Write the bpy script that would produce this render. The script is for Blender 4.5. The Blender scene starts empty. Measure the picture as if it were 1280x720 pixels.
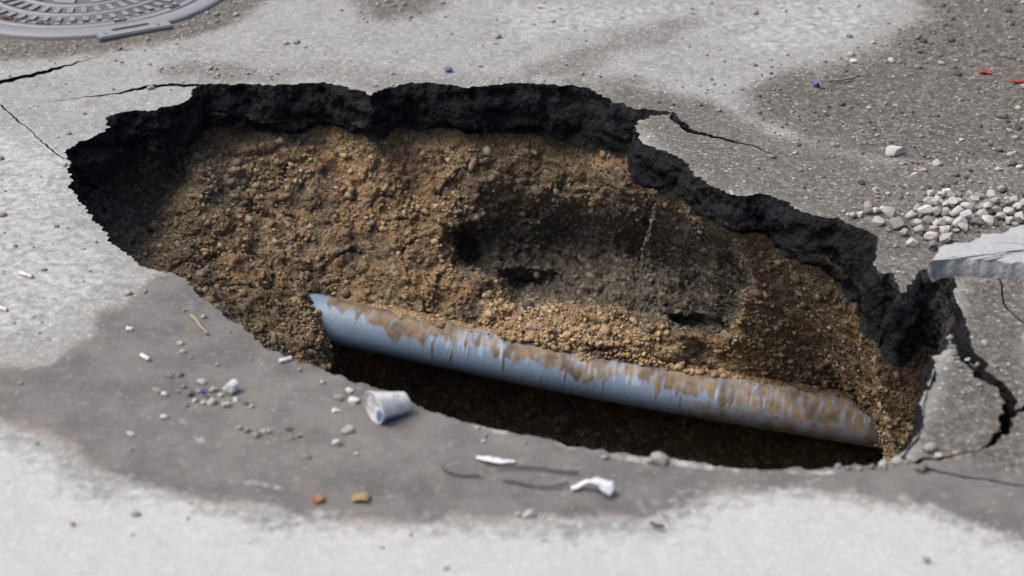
import bpy, bmesh, math, random
import numpy as np
from mathutils import Vector, Matrix
from mathutils.geometry import delaunay_2d_cdt

random.seed(7)
RNG = np.random.default_rng(7)
SC = bpy.context.scene
COL = SC.collection

# ---------------------------------------------------------------- camera
CAM_H = 1.88
PITCH = math.radians(28.0)
LENS = 70.0
FPX = LENS / 36.0 * 1280.0
cam_data = bpy.data.cameras.new('camera')
cam = bpy.data.objects.new('camera', cam_data)
COL.objects.link(cam)
cam.location = (0, 0, CAM_H)
cam.rotation_euler = (math.pi / 2 - PITCH, 0, 0)
cam_data.lens = LENS
cam_data.sensor_width = 36.0
cam_data.clip_start = 0.05
cam_data.clip_end = 500.0
cam_data.dof.use_dof = True
cam_data.dof.focus_distance = 4.55
cam_data.dof.aperture_fstop = 2.6
SC.camera = cam

# ---------------------------------------------------------------- sky, sun, exposure
SUN_EL, SUN_AZ = math.radians(60), math.radians(-98)     # azimuth: clockwise from +Y
world = bpy.data.worlds.new('World')
SC.world = world
world.use_nodes = True
wn = world.node_tree
bg = wn.nodes['Background']
sky = wn.nodes.new('ShaderNodeTexSky')
sky.sky_type = 'NISHITA'
sky.sun_disc = False
sky.sun_elevation = SUN_EL
sky.sun_rotation = SUN_AZ
sky.air_density = 0.8
sky.dust_density = 6.0
sky.ozone_density = 0.6
wn.links.new(sky.outputs[0], bg.inputs[0])
bg.inputs[1].default_value = 0.15
sun_data = bpy.data.lights.new('sun', 'SUN')
sun_data.energy = 1.5
sun_data.angle = math.radians(40)
sun_data.color = (1.0, 0.965, 0.92)
sun = bpy.data.objects.new('sun', sun_data)
COL.objects.link(sun)
sd = Vector((math.sin(SUN_AZ) * math.cos(SUN_EL), math.cos(SUN_AZ) * math.cos(SUN_EL), math.sin(SUN_EL)))
sun.rotation_euler = sd.to_track_quat('Z', 'Y').to_euler()
sun.location = sd * 10
SC.view_settings.view_transform = 'Standard'
SC.view_settings.look = 'None'
SC.view_settings.gamma = 1.0
SC.view_settings.use_curve_mapping = False
SC.view_settings.exposure = 0.62

# ---------------------------------------------------------------- helpers
FW = np.array((0, math.cos(PITCH), -math.sin(PITCH)))
UP = np.array((0, math.sin(PITCH), math.cos(PITCH)))
RT = np.array((1.0, 0, 0))

def gp(px, py, z=0.0):
    """survey: point at height z on the sight line of a photo pixel"""
    d = FW * FPX + RT * (px - 640) - UP * (py - 360)
    t = (z - CAM_H) / d[2]
    return np.array((d[0] * t, d[1] * t, z))

def gpoly(pts, z=0.0):
    return np.array([gp(a, b, z)[:2] for a, b in pts])

def to_px(P):
    q = P - np.array((0, 0, CAM_H))
    dep = q @ FW
    return np.stack((640 + FPX * (q @ RT) / dep, 360 - FPX * (q @ UP) / dep), -1)

_perm = np.random.default_rng(3).permutation(256)
_perm = np.concatenate((_perm, _perm, _perm))
_grad = np.random.default_rng(4).normal(size=(256, 3))
_grad /= np.linalg.norm(_grad, axis=1)[:, None]

def pnoise(P):
    P = np.asarray(P, float)
    if P.shape[1] == 2:
        P = np.c_[P, np.full(len(P), 0.37)]
    I = np.floor(P).astype(int)
    F = P - I
    I &= 255
    U = F * F * F * (F * (F * 6 - 15) + 10)
    out = 0
    for dx in (0, 1):
        wx = U[:, 0] if dx else 1 - U[:, 0]
        for dy in (0, 1):
            wy = U[:, 1] if dy else 1 - U[:, 1]
            for dz in (0, 1):
                wz = U[:, 2] if dz else 1 - U[:, 2]
                h = _perm[_perm[_perm[(I[:, 0] + dx) & 255] + ((I[:, 1] + dy) & 255)] + ((I[:, 2] + dz) & 255)]
                g = _grad[h]
                out = out + wx * wy * wz * (g[:, 0] * (F[:, 0] - dx) + g[:, 1] * (F[:, 1] - dy) + g[:, 2] * (F[:, 2] - dz))
    return out

def fbm(P, octv=4, gain=0.5):
    P = np.asarray(P, float)
    a, s, out = 1.0, 1.0, 0
    for k in range(octv):
        out = out + a * pnoise(P * s + 17.3 * k)
        a *= gain
        s *= 2.03
    return out

def sdist(P, poly):
    """signed distance to a polygon in plan, positive inside"""
    P = np.asarray(P, float)[:, :2]
    d2 = np.full(len(P), 1e9)
    ins = np.zeros(len(P), bool)
    n = len(poly)
    for i in range(n):
        a, b = poly[i], poly[(i + 1) % n]
        e = b - a
        w = P - a
        t = np.clip((w @ e) / max(e @ e, 1e-12), 0, 1)
        q = w - t[:, None] * e
        d2 = np.minimum(d2, (q * q).sum(1))
        c = ((a[1] > P[:, 1]) != (b[1] > P[:, 1]))
        if abs(e[1]) > 1e-12:
            ins ^= c & (P[:, 0] < e[0] * (P[:, 1] - a[1]) / e[1] + a[0])
    d = np.sqrt(d2)
    return np.where(ins, d, -d)

def sstep(x, a, b):
    t = np.clip((x - a) / (b - a), 0, 1)
    return t * t * (3 - 2 * t)

def resample(poly, step, closed=True):
    P = np.asarray(poly, float)
    if closed:
        P = np.vstack((P, P[:1]))
    L = np.r_[0, np.cumsum(np.linalg.norm(np.diff(P, axis=0), axis=1))]
    n = max(3, int(L[-1] / step))
    s = np.linspace(0, L[-1], n + (0 if closed else 1), endpoint=not closed)
    return np.stack([np.interp(s, L, P[:, k]) for k in range(P.shape[1])], -1)

def roughen(poly, amp, closed=True, seed=0.0):
    P = poly
    if closed:
        t = np.roll(P, -1, 0) - np.roll(P, 1, 0)
    else:
        t = np.gradient(P, axis=0)
    t /= np.linalg.norm(t, axis=1)[:, None] + 1e-12
    nrm = np.stack((t[:, 1], -t[:, 0]), -1)
    amp = np.broadcast_to(amp, (len(P),))
    q = np.c_[P, np.full(len(P), seed)]
    d = 1.0 * pnoise(q * 14) + 0.8 * pnoise(q * 38 + 5) + 0.75 * pnoise(q * 95 + 9)
    return P + nrm * (d * amp)[:, None]

def mesh_np(name, V, F, mat=None, parent=None, smooth=True, cols=None, mats=None, midx=None):
    """one mesh object from arrays; F is an (n,3) or (n,4) array or a list of arrays"""
    me = bpy.data.meshes.new(name)
    V = np.asarray(V, np.float32)
    Fs = F if isinstance(F, list) else [F]
    Fs = [np.asarray(f, np.int32) for f in Fs if len(f)]
    loops = np.concatenate([f.ravel() for f in Fs])
    tot = np.concatenate([np.full(len(f), f.shape[1], np.int32) for f in Fs])
    start = np.r_[0, np.cumsum(tot)[:-1]].astype(np.int32)
    me.vertices.add(len(V)); me.vertices.foreach_set('co', V.ravel())
    me.loops.add(len(loops)); me.loops.foreach_set('vertex_index', loops)
    me.polygons.add(len(tot)); me.polygons.foreach_set('loop_start', start)
    me.update(calc_edges=True)
    me.validate()
    if smooth:
        me.polygons.foreach_set('use_smooth', np.ones(len(me.polygons), bool))
    if cols is not None:
        at = me.color_attributes.new('mask', 'FLOAT_COLOR', 'POINT')
        c = np.ones((len(V), 4), np.float32)
        c[:, :cols.shape[1]] = cols
        at.data.foreach_set('color', c.ravel())
    for m in (mats or ([mat] if mat else [])):
        me.materials.append(m)
    if midx is not None:
        me.polygons.foreach_set('material_index', np.asarray(midx, np.int32))
    o = bpy.data.objects.new(name, me)
    COL.objects.link(o)
    if parent:
        o.parent = parent
    return o

def bm_obj(name, bm, mat=None, parent=None, smooth=True):
    me = bpy.data.meshes.new(name)
    bm.normal_update()
    bm.to_mesh(me)
    bm.free()
    if smooth:
        me.polygons.foreach_set('use_smooth', np.ones(len(me.polygons), bool))
    if mat:
        me.materials.append(mat)
    o = bpy.data.objects.new(name, me)
    COL.objects.link(o)
    if parent:
        o.parent = parent
    return o

def empty(name, loc, rz=0):
    o = bpy.data.objects.new(name, None)
    COL.objects.link(o)
    o.location = loc
    o.rotation_euler = (0, 0, rz)
    o.empty_display_size = 0.05
    return o

def tag(o, label=None, cat=None, group=None, kind=None):
    if label: o['label'] = label
    if cat: o['category'] = cat
    if group: o['group'] = group
    if kind: o['kind'] = kind
    return o

# ---- node helpers
class NT:
    def __init__(self, name):
        self.m = bpy.data.materials.new(name)
        self.m.use_nodes = True
        self.t = self.m.node_tree
        self.b = self.t.nodes['Principled BSDF']
        self.b.inputs['Roughness'].default_value = 0.85
        self.b.inputs['Specular IOR Level'].default_value = 0.25
    def n(self, typ, **kw):
        nd = self.t.nodes.new(typ)
        for k, v in kw.items():
            if hasattr(nd, k) and not k.startswith('i_'):
                setattr(nd, k, v)
        return nd
    def link(self, a, b):
        self.t.links.new(a, b)
    def val(self, sock, v):
        if hasattr(v, 'is_linked') or isinstance(v, bpy.types.NodeSocket):
            self.link(v, sock)
        else:
            sock.default_value = v
    def co(self):
        if not hasattr(self, '_co'):
            self._co = self.n('ShaderNodeTexCoord').outputs['Object']
        return self._co
    def noise(self, scale, detail=4, rough=0.55, dist=0.0, vec=None):
        nd = self.n('ShaderNodeTexNoise')
        nd.inputs['Scale'].default_value = scale
        nd.inputs['Detail'].default_value = detail
        nd.inputs['Roughness'].default_value = rough
        nd.inputs['Distortion'].default_value = dist
        self.link(vec or self.co(), nd.inputs['Vector'])
        return nd.outputs['Fac']
    def voro(self, scale, feature='F1', rnd=1.0, out='Distance', vec=None):
        nd = self.n('ShaderNodeTexVoronoi', feature=feature)
        nd.inputs['Scale'].default_value = scale
        nd.inputs['Randomness'].default_value = rnd
        self.link(vec or self.co(), nd.inputs['Vector'])
        return nd.outputs[out]
    def math(self, op, a, b=0.0, c=None, clamp=False):
        nd = self.n('ShaderNodeMath', operation=op, use_clamp=clamp)
        self.val(nd.inputs[0], a); self.val(nd.inputs[1], b)
        if c is not None: self.val(nd.inputs[2], c)
        return nd.outputs[0]
    def ramp(self, f, lo, hi, a=0.0, b=1.0):
        nd = self.n('ShaderNodeMapRange', interpolation_type='SMOOTHSTEP')
        self.val(nd.inputs['Value'], f)
        nd.inputs['From Min'].default_value = lo
        nd.inputs['From Max'].default_value = hi
        nd.inputs['To Min'].default_value = a
        nd.inputs['To Max'].default_value = b
        return nd.outputs['Result']
    def mix(self, f, a, b, mode='MIX'):
        nd = self.n('ShaderNodeMix', data_type='RGBA', blend_type=mode)
        self.val(nd.inputs[0], f)
        self.val(nd.inputs[6], a if not isinstance(a, tuple) else (*a, 1)[:4])
        self.val(nd.inputs[7], b if not isinstance(b, tuple) else (*b, 1)[:4])
        return nd.outputs[2]
    def attr(self, name='mask'):
        nd = self.n('ShaderNodeAttribute', attribute_name=name)
        sp = self.n('ShaderNodeSeparateColor')
        self.link(nd.outputs['Color'], sp.inputs[0])
        return sp.outputs[0], sp.outputs[1], sp.outputs[2], nd
    def bump(self, h, strength=0.5, dist=0.005, prev=None):
        nd = self.n('ShaderNodeBump')
        self.val(nd.inputs['Strength'], strength)
        nd.inputs['Distance'].default_value = dist
        self.link(h, nd.inputs['Height'])
        if prev: self.link(prev, nd.inputs['Normal'])
        return nd.outputs['Normal']
    def done(self, col=None, normal=None, rough=None):
        if col is not None: self.val(self.b.inputs['Base Color'], col if not isinstance(col, tuple) else (*col, 1)[:4])
        if normal is not None: self.link(normal, self.b.inputs['Normal'])
        if rough is not None: self.val(self.b.inputs['Roughness'], rough)
        return self.m

# ---------------------------------------------------------------- materials
def make_road_mat():
    k = NT('weathered asphalt')
    wet, dirt, pale, _ = k.attr()
    n1 = k.noise(9, 5, 0.6)
    n2 = k.noise(45, 4, 0.6)
    n3 = k.noise(260, 3, 0.6)
    edge = k.math('ADD', k.math('MULTIPLY', k.math('SUBTRACT', n2, 0.5), 0.7),
                  k.math('MULTIPLY', k.math('SUBTRACT', n3, 0.5), 0.5))
    wet_m = k.ramp(k.math('ADD', wet, edge), 0.30, 0.70)
    dirt_m = k.ramp(k.math('ADD', dirt, edge), 0.15, 0.85)
    pale_m = k.ramp(k.math('ADD', pale, k.math('MULTIPLY', edge, 1.3)), 0.30, 0.75)
    # the worn, sun bleached binder
    base = k.mix(k.ramp(n1, 0.3, 0.7), (0.172, 0.175, 0.168), (0.232, 0.238, 0.231))
    base = k.mix(k.ramp(n2, 0.35, 0.75), base, (0.262, 0.271, 0.266))
    dirtc = k.mix(k.ramp(n2, 0.3, 0.7), (0.058, 0.053, 0.045), (0.128, 0.120, 0.106))
    base = k.mix(k.math('MULTIPLY', dirt_m, 0.92), base, dirtc)
    wetc = k.mix(k.ramp(n1, 0.3, 0.7), (0.088, 0.086, 0.083), (0.128, 0.125, 0.120))
    wetc = k.mix(k.ramp(n2, 0.5, 0.8), wetc, (0.160, 0.150, 0.138))
    n0 = k.noise(3.2, 5, 0.65, 0.6)
    wetc = k.mix(k.math('MULTIPLY', k.ramp(n0, 0.48, 0.72), 0.38), wetc, (0.175, 0.170, 0.160))
    base = k.mix(wet_m, base, wetc)
    # brown tide line where the silt dried
    tide = k.math('MULTIPLY', k.ramp(k.math('ADD', wet, edge), 0.02, 0.36), k.ramp(k.math('ADD', wet, edge), 0.78, 0.42))
    base = k.mix(k.math('MULTIPLY', k.math('MULTIPLY', tide, k.ramp(n1, 0.40, 0.60)), 0.6), base, (0.170, 0.145, 0.118))
    base = k.mix(k.math('MULTIPLY', pale_m, 0.75), base, (0.372, 0.384, 0.384))
    # exposed aggregate: every cell has a tone of its own
    smooth = k.math('SUBTRACT', 1.0, k.math('MULTIPLY', wet_m, 0.72))
    def cells(scale):
        c = k.n('ShaderNodeTexVoronoi')
        c.inputs['Scale'].default_value = scale
        k.link(k.co(), c.inputs['Vector'])
        q = k.n('ShaderNodeSeparateColor'); k.link(c.outputs['Color'], q.inputs[0])
        return c.outputs['Distance'], q.outputs[0], q.outputs[1]
    dA, rA, qA = cells(105)
    dB, rB, qB = cells(230)
    rough_m = k.math('MULTIPLY', smooth, k.math('ADD', k.math('SUBTRACT', 0.28, k.math('MULTIPLY', pale_m, 0.17)), k.math('MULTIPLY', dirt_m, 0.60)))
    def tone(base, rnd, q, d, amt):
        lum = k.math('ADD', k.ramp(rnd, 0.0, 1.0, -0.75, 0.75), 0.0)
        st = k.ramp(d, 0.62, 0.35)
        f = k.math('ADD', 1.0, k.math('MULTIPLY', k.math('MULTIPLY', lum, st), k.math('MULTIPLY', rough_m, amt)))
        g = k.n('ShaderNodeCombineColor')
        for i in range(3): k.link(f, g.inputs[i])
        return k.mix(1.0, base, g.outputs[0], 'MULTIPLY')
    base = tone(base, rA, qA, dA, 0.70)
    base = tone(base, rB, qB, dB, 0.50)
    gap = k.math('MULTIPLY', k.ramp(dA, 0.50, 0.75), k.math('MULTIPLY', rough_m, 0.55))
    base = k.mix(gap, base, (0.06, 0.055, 0.048))
    hi = k.math('MULTIPLY', k.math('MULTIPLY', k.ramp(qA, 0.90, 0.99), k.ramp(dA, 0.45, 0.30)), k.math('MULTIPLY', smooth, 0.6))
    base = k.mix(hi, base, (0.44, 0.43, 0.41))
    base = k.mix(k.math('MULTIPLY', k.ramp(n3, 0.52, 0.75), k.math('MULTIPLY', smooth, 0.30)), base, (0.11, 0.105, 0.098))
    h = k.math('ADD', k.math('MULTIPLY', k.math('SUBTRACT', 0.6, dA), 0.7), k.math('MULTIPLY', n3, 0.8))
    h = k.math('ADD', h, k.math('MULTIPLY', k.math('SUBTRACT', 0.6, dB), 0.4))
    nrm = k.bump(h, k.math('ADD', 0.12, k.math('MULTIPLY', rough_m, 0.75)), 0.0045)
    nrm = k.bump(n2, 0.28, 0.006, nrm)
    return k.done(base, nrm, 0.92)

def make_edge_mat():
    k = NT('broken bitumen')
    dust, brown, _, _ = k.attr()
    n1 = k.noise(14, 5, 0.6); n2 = k.noise(90, 4, 0.65)
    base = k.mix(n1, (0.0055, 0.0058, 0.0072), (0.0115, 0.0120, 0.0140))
    st = k.n('ShaderNodeTexVoronoi'); st.inputs['Scale'].default_value = 85
    k.link(k.co(), st.inputs['Vector'])
    sp = k.n('ShaderNodeSeparateColor'); k.link(st.outputs['Color'], sp.inputs[0])
    base = k.mix(k.math('MULTIPLY', k.ramp(sp.outputs[0], 0.75, 1.0), 0.30), base, (0.026, 0.027, 0.030))
    dm = k.ramp(k.math('ADD', dust, k.math('MULTIPLY', k.math('SUBTRACT', n2, 0.5), 1.1)), 0.25, 0.8)
    base = k.mix(dm, base, k.mix(n1, (0.055, 0.053, 0.048), (0.11, 0.106, 0.098)))
    bmk = k.ramp(k.math('ADD', brown, k.math('MULTIPLY', k.math('SUBTRACT', n2, 0.5), 1.2)), 0.35, 0.8)
    base = k.mix(bmk, base, (0.07, 0.052, 0.032))
    h = k.math('ADD', k.math('MULTIPLY', k.math('SUBTRACT', 0.6, st.outputs['Distance']), 1.0), n2)
    k.b.inputs['Specular IOR Level'].default_value = 0.10
    return k.done(base, k.bump(h, 0.9, 0.006), 0.85)

def make_soil_mat():
    k = NT('gravelly clay')
    grey, tan, olive, _ = k.attr()
    n1 = k.noise(6, 5, 0.6); n2 = k.noise(28, 5, 0.6); n3 = k.noise(160, 4, 0.65)
    jit = k.math('ADD', k.math('MULTIPLY', k.math('SUBTRACT', n2, 0.5), 0.9), k.math('MULTIPLY', k.math('SUBTRACT', n3, 0.5), 0.5))
    base = k.mix(k.ramp(n1, 0.3, 0.7), (0.168, 0.119, 0.070), (0.293, 0.211, 0.128))
    base = k.mix(k.ramp(n2, 0.5, 0.72), base, (0.215, 0.179, 0.131))
    base = k.mix(k.ramp(n2, 0.46, 0.28), base, (0.095, 0.071, 0.048))
    n0 = k.noise(3.0, 5, 0.65, 0.5)
    base = k.mix(k.math('MULTIPLY', k.ramp(n0, 0.48, 0.62), 0.75), base, k.mix(n2, (0.207, 0.122, 0.054), (0.366, 0.231, 0.109)))
    base = k.mix(k.ramp(k.math('ADD', tan, jit), 0.3, 0.8), base, k.mix(n2, (0.293, 0.206, 0.115), (0.428, 0.313, 0.183)))
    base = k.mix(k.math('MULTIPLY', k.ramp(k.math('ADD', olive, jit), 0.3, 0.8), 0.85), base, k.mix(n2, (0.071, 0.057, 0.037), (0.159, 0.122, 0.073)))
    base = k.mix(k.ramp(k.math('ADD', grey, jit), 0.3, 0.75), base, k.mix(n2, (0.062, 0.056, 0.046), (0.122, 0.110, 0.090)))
    st = k.n('ShaderNodeTexVoronoi'); st.inputs['Scale'].default_value = 95
    k.link(k.co(), st.inputs['Vector'])
    sp = k.n('ShaderNodeSeparateColor'); k.link(st.outputs['Color'], sp.inputs[0])
    base = k.mix(k.math('MULTIPLY', k.ramp(sp.outputs[0], 0.6, 1.0), 0.45), base, (0.369, 0.315, 0.234))
    base = k.mix(k.math('MULTIPLY', k.ramp(sp.outputs[1], 0.55, 1.0), 0.55), base, (0.060, 0.045, 0.030))
    h = k.math('ADD', k.math('MULTIPLY', k.math('SUBTRACT', 0.7, st.outputs['Distance']), 1.2), k.math('MULTIPLY', n3, 0.8))
    s2 = k.n('ShaderNodeTexVoronoi'); s2.inputs['Scale'].default_value = 240
    k.link(k.co(), s2.inputs['Vector'])
    h = k.math('ADD', h, k.math('MULTIPLY', k.math('SUBTRACT', 0.6, s2.outputs['Distance']), 0.7))
    nrm = k.bump(h, 1.0, 0.009)
    nrm = k.bump(n2, 0.8, 0.024, nrm)
    return k.done(base, nrm, 0.95)

def make_grain_mat(name):
    """small stones whose tone is stored with each stone"""
    k = NT(name)
    at = k.n('ShaderNodeAttribute', attribute_name='mask')
    n = k.noise(180, 3, 0.6)
    c = k.mix(k.math('MULTIPLY', k.ramp(n, 0.35, 0.7), 0.35), at.outputs['Color'], (0.08, 0.07, 0.055))
    return k.done(c, k.bump(n, 0.4, 0.003), 0.88)

def make_stone_mat(name, lo, hi):
    k = NT(name)
    oi = k.n('ShaderNodeObjectInfo')
    n = k.noise(60, 5, 0.6); n2 = k.noise(300, 3, 0.6)
    c = k.mix(oi.outputs['Random'], lo, hi)
    c = k.mix(k.math('MULTIPLY', k.ramp(n, 0.45, 0.75), 0.55), c, tuple(v * 0.55 for v in lo))
    c = k.mix(k.math('MULTIPLY', k.ramp(n2, 0.5, 0.8), 0.3), c, (0.14, 0.125, 0.105))
    return k.done(c, k.bump(k.math('ADD', n, n2), 0.5, 0.003), 0.85)

def plain(name, c, rough=0.7, var=0.25, scale=120, dirt=(0.15, 0.13, 0.11), sub=0.0):
    k = NT(name)
    n = k.noise(scale, 4, 0.6)
    col = k.mix(k.math('MULTIPLY', k.ramp(n, 0.45, 0.75), var), c, dirt)
    k.b.inputs['Subsurface Weight'].default_value = sub
    if sub: k.b.inputs['Subsurface Radius'].default_value = (0.01, 0.01, 0.01)
    return k.done(col, k.bump(n, 0.3, 0.002), rough)

M_ROAD = make_road_mat()
M_EDGE = make_edge_mat()
M_SOIL = make_soil_mat()
M_GRAIN = make_grain_mat('loose grit')
M_PALE = make_stone_mat('pale limestone', (0.29, 0.28, 0.265), (0.52, 0.51, 0.49))
M_CHALK = make_stone_mat('white chalk', (0.55, 0.55, 0.54), (0.62, 0.62, 0.61))
M_GREYST = make_stone_mat('grey stone', (0.12, 0.118, 0.115), (0.24, 0.235, 0.23))

# ---------------------------------------------------------------- survey lines (photo pixels, unprojected onto the road)
HOLE_PX = [(82,196),(86,186),(95,180),(112,172),(132,161),(138,148),(146,142),(160,138),(180,137),(195,137),(208,133),(222,131),(232,126),(240,121),
  (236,114),(252,105),(280,104),(320,105),(345,107),(375,104),(405,103),(430,108),(448,114),(464,120),(480,111),(510,105),(545,106),(580,108),(640,105),
  (680,106),(715,109),(735,112),(755,122),(775,130),(795,136),(825,139),(842,142),(843,146),(815,146),(797,152),(793,165),(805,180),(825,188),(850,201),(865,216),(885,232),
  (905,240),(925,246),(950,243),(975,250),(1000,262),(1022,270),(1052,276),(1085,289),(1098,297),(1095,318),(1094,334),(1104,344),(1114,342),(1122,356),(1130,366),
  (1138,352),(1150,338),(1168,336),(1188,343),(1195,350),(1194,372),(1203,392),(1210,412),(1213,432),(1222,445),(1232,456),(1226,466),(1214,456),(1202,446),(1196,430),(1188,418),
  (1183,432),(1168,440),(1169,462),(1160,488),(1153,508),(1154,530),(1146,550),(1128,571),
  (1106,582),(1072,584),(1040,587),(1000,584),(960,587),(930,584),(880,577),(830,571),(770,566),(720,558),(690,550),(640,540),(600,530),(560,520),(530,511),
  (505,497),(460,480),(420,468),(385,455),(355,445),(335,432),(310,415),(285,398),(262,380),(246,364),(236,351),(215,342),(190,337),(165,325),(150,308),
  (130,290),(112,270),(97,248),(90,228),(84,210)]
# cracks: (pixel line, width in mm at each point)
CRACKS = [
  ([(-40,112),(0,101),(30,94),(55,89),(80,81),(100,76),(118,71)], [32,30,22,20,13,7,1.5]),
  ([(252,107),(225,106),(195,107),(165,111),(148,116),(118,119),(92,122),(60,127)], [14,20,17,13,10,6,3.5,1.5]),
  ([(842,142),(846,152),(856,163),(875,168),(900,174),(918,178),(940,183),(962,194)], [8,22,24,18,12,11,5,1.5]),
  ([(140,64),(152,62),(166,62)], [1.5,7,1.5]),
  ([(0,130),(22,150),(44,168),(60,185),(80,200)], [5,4,2.5,4,3]),
  ([(1225,460),(1238,472),(1250,484),(1260,500),(1262,514),(1252,538),(1238,553),(1222,566)], [26,22,18,20,22,19,14,2]),
  ([(1262,516),(1272,512),(1290,506)], [6,14,14]),
  ([(1250,346),(1252,366),(1258,386),(1275,402),(1300,412)], [4,4,4,3,3]),
  ([(1128,572),(1142,579),(1165,577),(1190,572),(1222,566)], [10,14,12,8,3]),
  ([(1128,572),(1160,590),(1200,597),(1240,604),(1290,609)], [6,6,5,5,5]),
]
HOLE0 = gpoly(HOLE_PX)
HOLE = resample(HOLE0, 0.006)
amp = np.where(HOLE[:, 1] > 3.55 + 0.0 * HOLE[:, 0], 0.019, 0.013)
amp = np.where(HOLE[:, 0] > 0.72, 0.011, amp)
HOLE = roughen(HOLE, amp)
crack_polys = []
for i, (ln, w) in enumerate(CRACKS):
    P = gpoly(ln)
    Q = resample(np.c_[P, np.array(w) / 1000.0], 0.006, closed=False)
    C_ = roughen(Q[:, :2], np.clip(Q[:, 2] * 0.9, 0.004, 0.012), False, 3.1 + i)
    t = np.gradient(C_, axis=0); t /= np.linalg.norm(t, axis=1)[:, None] + 1e-12
    nn = np.stack((-t[:, 1], t[:, 0]), -1)
    jw = 1 + 0.8 * pnoise(np.c_[C_ * 60, np.full(len(C_), i + .5)])
    jw2 = 1 + 0.8 * pnoise(np.c_[C_ * 60, np.full(len(C_), i + 9.5)])
    A = C_ + nn * (Q[:, 2] * 0.5 * jw)[:, None]
    B = C_ - nn * (Q[:, 2] * 0.5 * jw2)[:, None]
    crack_polys.append(np.vstack((A, B[::-1])))
FRAG = gpoly([(1188,416),(1198,432),(1204,447),(1214,457),(1228,467),(1238,474),(1250,486),(1259,500),(1260,514),(1251,537),(1237,552),(1222,565),(1190,573),(1165,578),(1142,579),
  (1128,572),(1146,550),(1154,530),(1153,508),(1160,488),(1169,462),(1166,440),(1180,430)])

def thick(x):
    return np.interp(x, [-1.1, -0.6, -0.2, 0.05, 0.2, 0.32, 0.42, 0.55, 0.65, 0.73, 0.85, 1.2], [0.115, 0.118, 0.122, 0.140, 0.145, 0.105, 0.085, 0.090, 0.115, 0.160, 0.185, 0.18])

def road_z(P):
    """levels of the road: low swells, grain, and the sag around the rim"""
    z = 0.010 * fbm(P * 1.3, 3) + 0.0032 * fbm(P * 16, 4, 0.6)
    far = sstep(np.linalg.norm(P - np.array((0, 4.0)), axis=1), 3, 12)
    return z * (1 - 0.5 * far)

# ---------------------------------------------------------------- road
X0, X1, Y0, Y1 = -2.0, 2.0, 2.1, 6.3
def build_road():
    pts = []
    st = 0.011
    gx, gy = np.meshgrid(np.arange(X0, X1, st), np.arange(Y0, Y1, st))
    g = np.stack((gx.ravel(), gy.ravel()), -1) + RNG.uniform(-0.35, 0.35, (gx.size, 2)) * st
    cons = [HOLE] + crack_polys + [resample(FRAG, 0.008)]
    near = np.full(len(g), 1e9)
    for c in cons:
        lo, hi = c.min(0) - 0.02, c.max(0) + 0.02
        idx = np.where(((g > lo) & (g < hi)).all(1))[0]
        # distance to the nearest constraint vertex (dense enough)
        for s in range(0, len(idx), 4000):
            q = idx[s:s + 4000]
            d = np.sqrt(((g[q][:, None] - c[None, ::1]) ** 2).sum(2)).min(1)
            near[q] = np.minimum(near[q], d)
    ins = sdist(g, HOLE[::2]) > 0.0
    g = g[(near > 0.006) & ~ins]
    # coarse surroundings
    outer = []
    r = 0.05
    d = 0.03
    while r < 60:
        n = max(24, int((8 + 6.28 * r) / max(d, 0.03)))
        n = min(n, 500)
        a = np.linspace(0, 2 * np.pi, n, endpoint=False) + RNG.uniform(0, 6)
        R = 3.2 + r
        outer.append(np.stack((R * np.cos(a), 4.2 + R * np.sin(a)), -1))
        r += d
        d = min(d * 1.25, 8)
    fill = RNG.uniform((-3.2, 1.0), (3.2, 7.4), (9000, 2))
    fill = fill[~((fill[:, 0] > X0 - .02) & (fill[:, 0] < X1 + .02) & (fill[:, 1] > Y0 - .02) & (fill[:, 1] < Y1 + .02))]
    fill = fill[np.linalg.norm(fill - np.array((0, 4.2)), axis=1) < 3.2]
    allp = [g, fill] + outer
    base = np.vstack(allp)
    V = [Vector(p) for p in base]
    E = []
    off = len(V)
    for c in cons:
        n = len(c)
        V += [Vector(p) for p in c]
        E += [(off + i, off + (i + 1) % n) for i in range(n)]
        off += n
    r = delaunay_2d_cdt(V, E, [], 0, 1e-6, False)
    P = np.array([(v.x, v.y) for v in r[0]])
    F = np.array([f for f in r[2] if len(f) == 3])
    cen = P[F].mean(1)
    rem = np.zeros(len(F), bool)
    for c in [HOLE] + crack_polys:
        lo, hi = c.min(0), c.max(0)
        idx = np.where(((cen > lo) & (cen < hi)).all(1))[0]
        rem[idx] |= sdist(cen[idx], c) > 0
    F = F[~rem]; cen = cen[~rem]
    fr = sdist(cen, FRAG) > 0
    return P, F[~fr], F[fr]

P2, F_ROAD, F_FRAG = build_road()

# stains on the surface, drawn in plan
WET = gpoly([(-60,452),(0,455),(60,448),(110,420),(125,398),(160,372),(192,350),(210,338),(300,380),(600,500),(900,570),(1130,574),(1180,575),(1300,600),(1300,690),(1250,664),(1180,642),(1100,628),(1000,612),
   (900,614),(850,636),(780,648),(700,650),(600,652),(520,655),(420,648),(330,640),(250,622),(215,612),(150,600),(105,580),(95,560),(60,545),(0,522),(-60,515)])
DIRT1 = gpoly([(1140,-40),(1125,25),(1080,55),(1040,70),(1000,86),(930,98),(900,120),(930,150),(1000,185),(1080,215),(1180,225),(1320,230),(1500,120),(1400,-60)])
DIRT2 = gpoly([(900,120),(780,100),(700,98),(720,140),(770,150),(780,170),(800,195),(850,225),(890,250),(950,262),(1030,320),(1060,360),(1080,420),(1130,440),(1200,350),(1300,300),(1400,240),(1300,190),(1080,190),(1000,165),(930,140)])
DIRT3 = gpoly([(190,84),(240,74),(300,78),(350,92),(350,106),(250,104),(200,100)])
DIRT4 = gpoly([(440,-20),(570,-20),(560,8),(510,22),(470,30),(445,18)])
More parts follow.
